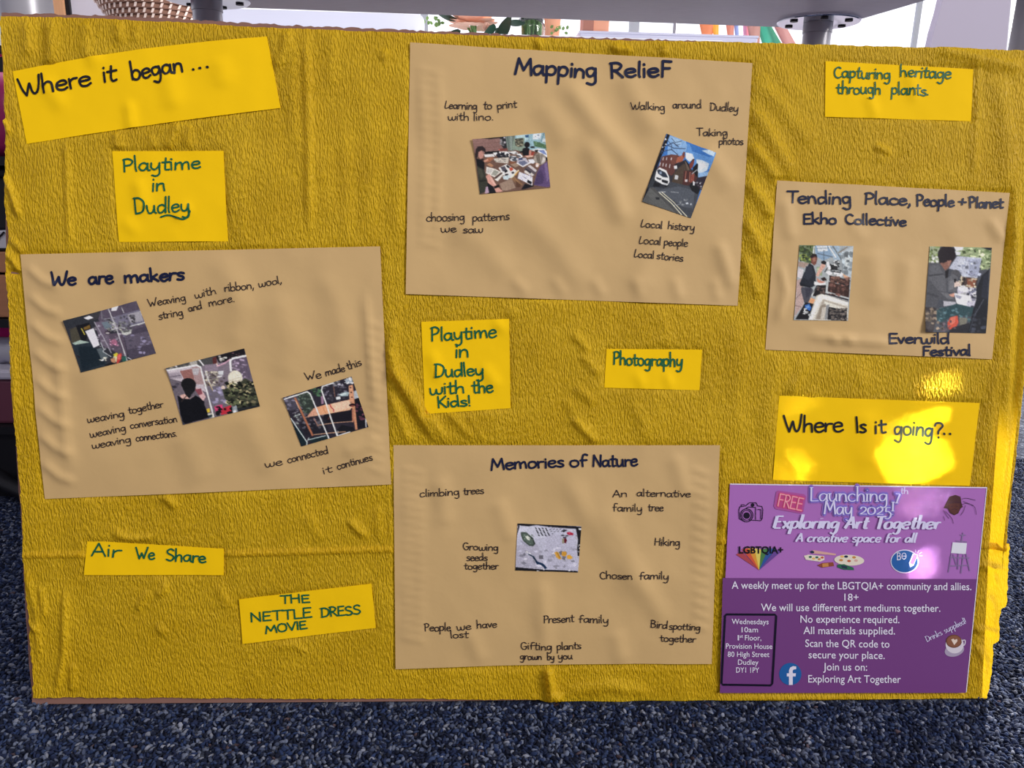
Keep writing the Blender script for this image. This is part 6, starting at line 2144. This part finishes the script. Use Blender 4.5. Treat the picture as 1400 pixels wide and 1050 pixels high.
for v_ in bag.data.vertices:
    k = 1 + 0.05 * math.sin(9 * math.atan2(v_.co.y, v_.co.x)) + 0.03 * math.sin(17 * math.atan2(v_.co.y, v_.co.x) + v_.co.z * 90)
    v_.co.x *= k; v_.co.y *= k
# wooden crate with wire tray
cr = empty('wooden_crate', (X0 + 0.12, Y0 - 0.02, SH[1])); tag(cr, 'orange-brown wooden crate on the rack’s middle shelf', 'crate')
M_CRATE = mat('crate_wood', (0.42, 0.19, 0.10), 0.6, var=0.2, vscale=10, stretch=(0.6, 4, 10))
for k in range(2):
    z = 0.002 + k * 0.052 if k == 0 else 0.078
    h = 0.072 if k == 0 else 0.034
    o = MB().box((-0.16, -0.135, z), (0.16, -0.123, z + h)).build('slat', M_CRATE, cr); bevel(o)
    o = MB().box((-0.16, 0.118, z), (0.16, 0.13, z + h)).build('slat', M_CRATE, cr); bevel(o)
for sx in (-0.16, 0.148):
    o = MB().box((sx, -0.123, 0), (sx + 0.012, 0.118, 0.11)).build('end_panel', M_CRATE, cr); bevel(o)
MB().box((-0.148, -0.123, 0), (0.148, 0.118, 0.008)).build('bottom', M_CRATE, cr)
tr_ = empty('wire_tray', (X0 + 0.12, Y0 - 0.02, SH[1] + 0.113)); tag(tr_, 'white tray crossed by black wires on top of the crate', 'tray')
o = MB().box((-0.15, -0.12, 0), (0.16, 0.12, 0.034)).build('tray_body', mat('grey_white_tray', (0.55, 0.55, 0.62), 0.5), tr_); bevel(o, 0.004)
wb = MB()
for k in range(7):
    xx = -0.14 + 0.045 * k
    wb.tube([(xx, -0.1225, 0.004), (xx + 0.03, -0.1225, 0.031)], 0.0016, 6)
wb.tube([(-0.15, -0.1225, 0.003), (0.16, -0.1225, 0.003)], 0.0018, 6)
wb.build('wires', M_BLACK, tr_)
bx = empty('black_box', (X0 + 0.14, Y0 - 0.01, SH[1] + 0.147)); tag(bx, 'black box stacked above the wire tray on the rack', 'box')
o = MB().box((-0.15, -0.13, 0.0), (0.14, 0.12, 0.085)).build('box_body', M_BLACK, bx); bevel(o, 0.004)
o = MB().box((-0.152, -0.132, 0.085), (0.142, 0.122, 0.100)).build('lid', M_BLACK, bx); bevel(o, 0.004)
pbg = empty('magenta_bag', (X0 + 0.21, Y0 - 0.02, SH[2])); tag(pbg, 'shiny magenta bag on the rack’s top shelf', 'bag')
pf = [(0.085, 0.0), (0.10, 0.02), (0.098, 0.07), (0.085, 0.11), (0.055, 0.135), (0.004, 0.142)]
o = MB().lathe(pf, seg=40).build('bag_body', mat('magenta_cloth', (0.38, 0.02, 0.13), 0.3), pbg, smooth=True)
for v_ in o.data.vertices:
    a = math.atan2(v_.co.y, v_.co.x); k = 1 + 0.05 * math.sin(7 * a + v_.co.z * 30)
    v_.co.x *= k; v_.co.y *= k
MB().tube([(-0.03, 0, 0.135), (-0.02, 0, 0.17), (0.02, 0, 0.17), (0.03, 0, 0.135)], 0.005, 8).build('handle', mat('magenta_cloth', '000'), pbg, smooth=True)
